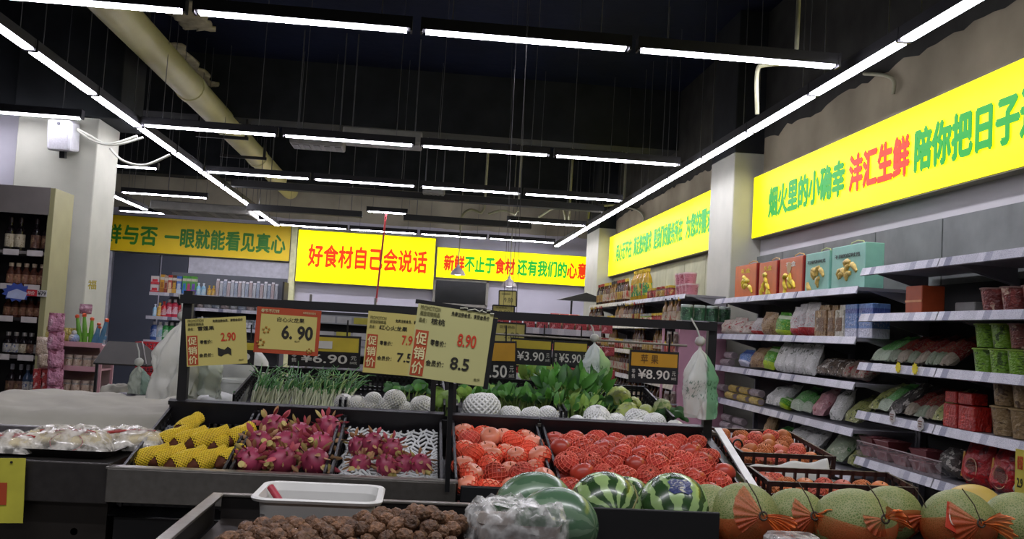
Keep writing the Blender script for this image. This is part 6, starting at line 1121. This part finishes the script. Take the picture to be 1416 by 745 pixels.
r = thing('crate_trolley', 'dark trolley under the red stacked crates', 'trolley', (at(214, 473, Y=13.2).x, 13.2, 0)); zb = at(214, 517, Y=13.2).z-.1; MB().box((0, 0, zb/2), (.4, .3, zb-.004)).build('body', black_steel, r); MB().box((0, -.16, zb*.5), (.3, .02, .02)).build('handle', steel, r)
# ================================================================ low chiller and goods in the middle distance
r = thing('open_chiller', 'dark open chiller with red packs and yellow price slips behind the price boards', 'chiller', (.9, 9.2, 0)); MB().box((-.55, .35, .55), (2.9, .7, 1.1)).build('cabinet', black_steel, r); MB().box((-.55, .68, 1.2), (2.9, .04, .9)).build('back_panel', M('chiller_back', '#1f1f22', .5), r); stc = label_strip('price_strip_chiller', 0)
for z, d in ((1.14, .0), (1.36, .2), (1.58, .35)): s = MB().box((-.55, d+.17, z), (2.9, .34, .02)).build('shelf', black_steel, r); MB().box((-.55, d-.004, z), (2.9, .008, .06)).build('price_strip', stc, s)
rpk = pack('film_redpack', '#8d1f2c', '#b9767a', '#5f141c', 6)
for k, (z, y) in enumerate(((1.15, 9.27), (1.37, 9.45), (1.59, 9.6))):
    for i in range(9): r = box_thing('food_pack', 'food pack', f'red food pack, {ORD[i]} from the left on the {("bottom", "middle", "top")[k]} chiller shelf', .11, .1, .09, (.82+.13*i if k else .8+.13*i, y, z), 0, rpk, group='red packs in the chiller')
for i in range(5): tag(MB().box((0, 0, 0), (.20, .004, .05)).build('price_slip', M('slip_yellow', '#a9a23a', .5) if i % 2 else M('slip_white', '#a9a9a9', .5), None, (-.62+.24*i, 9.536, 1.575)), f'paper price slip, {ORD[i]} from the left on the upper chiller edge', 'price slip', 'paper price slips on the chiller')
# grey price rail with white tickets seen between the 6.90 and dragon fruit cards
r = thing('ticket_rail', 'grey ticket rails with white and yellow slips between two price cards', 'rail', at(475, 462, Y=8.4)); 
for k in range(3):
    MB().box((0, .0, .12-.13*k), (.75, .02, .075 if k != 1 else .05)).build('rail', M('rail_grey', '#8d8f93', .5), r)
    for i in range(5): MB().box((-.28+.14*i, -.013, .12-.13*k), (.12, .004, .055)).build('ticket', M('slip_yellow', '#a9a23a') if (i+k) % 3 == 0 else M('slip_white', '#a9a9a9'), r)
for x in (-.3, .25): MB().box((x, .03, -.55), (.02, .02, 1.75)).build('post', steel, r)
# snack stand and bag rack before the far bottle shelves
r = thing('snack_stand', 'red and brown snack bags on a stand at the far end of the bottle gondola', 'stand', (2.35, 15.6, 0)); MB().box((0, .2, .8), (.5, .3, 1.6)).build('stand_body', dark_steel, r)
for k in range(5):
    for i in range(3): tag(put(pillow_mesh(.17, .24, .07, pack('film_snackred', '#a02a22', '#c9a06a', '#7d1a18', 7), k*3+i), 'snack_bag', None, (2.19+.16*i, 15.66, .62+.26*k), (-.15, 0, 0)), f'red snack bag, {ORD[i]} from the left in row {("one", "two", "three", "four", "five")[k]} of the far stand', 'snack bag', 'red snack bags on the far stand')
r = thing('black_canopy', 'small black awning over the snack stand', 'awning', at(800, 416, Y=15.9)); b = MB(); b.prism([(-.35, 0), (.35, .0), (.3, .08), (.1, .14)], -.15, .15); b.build('awning', black_steel, r); MB().box((-.1, .1, -.9), (.03, .03, 1.8)).build('post', black_steel, r)
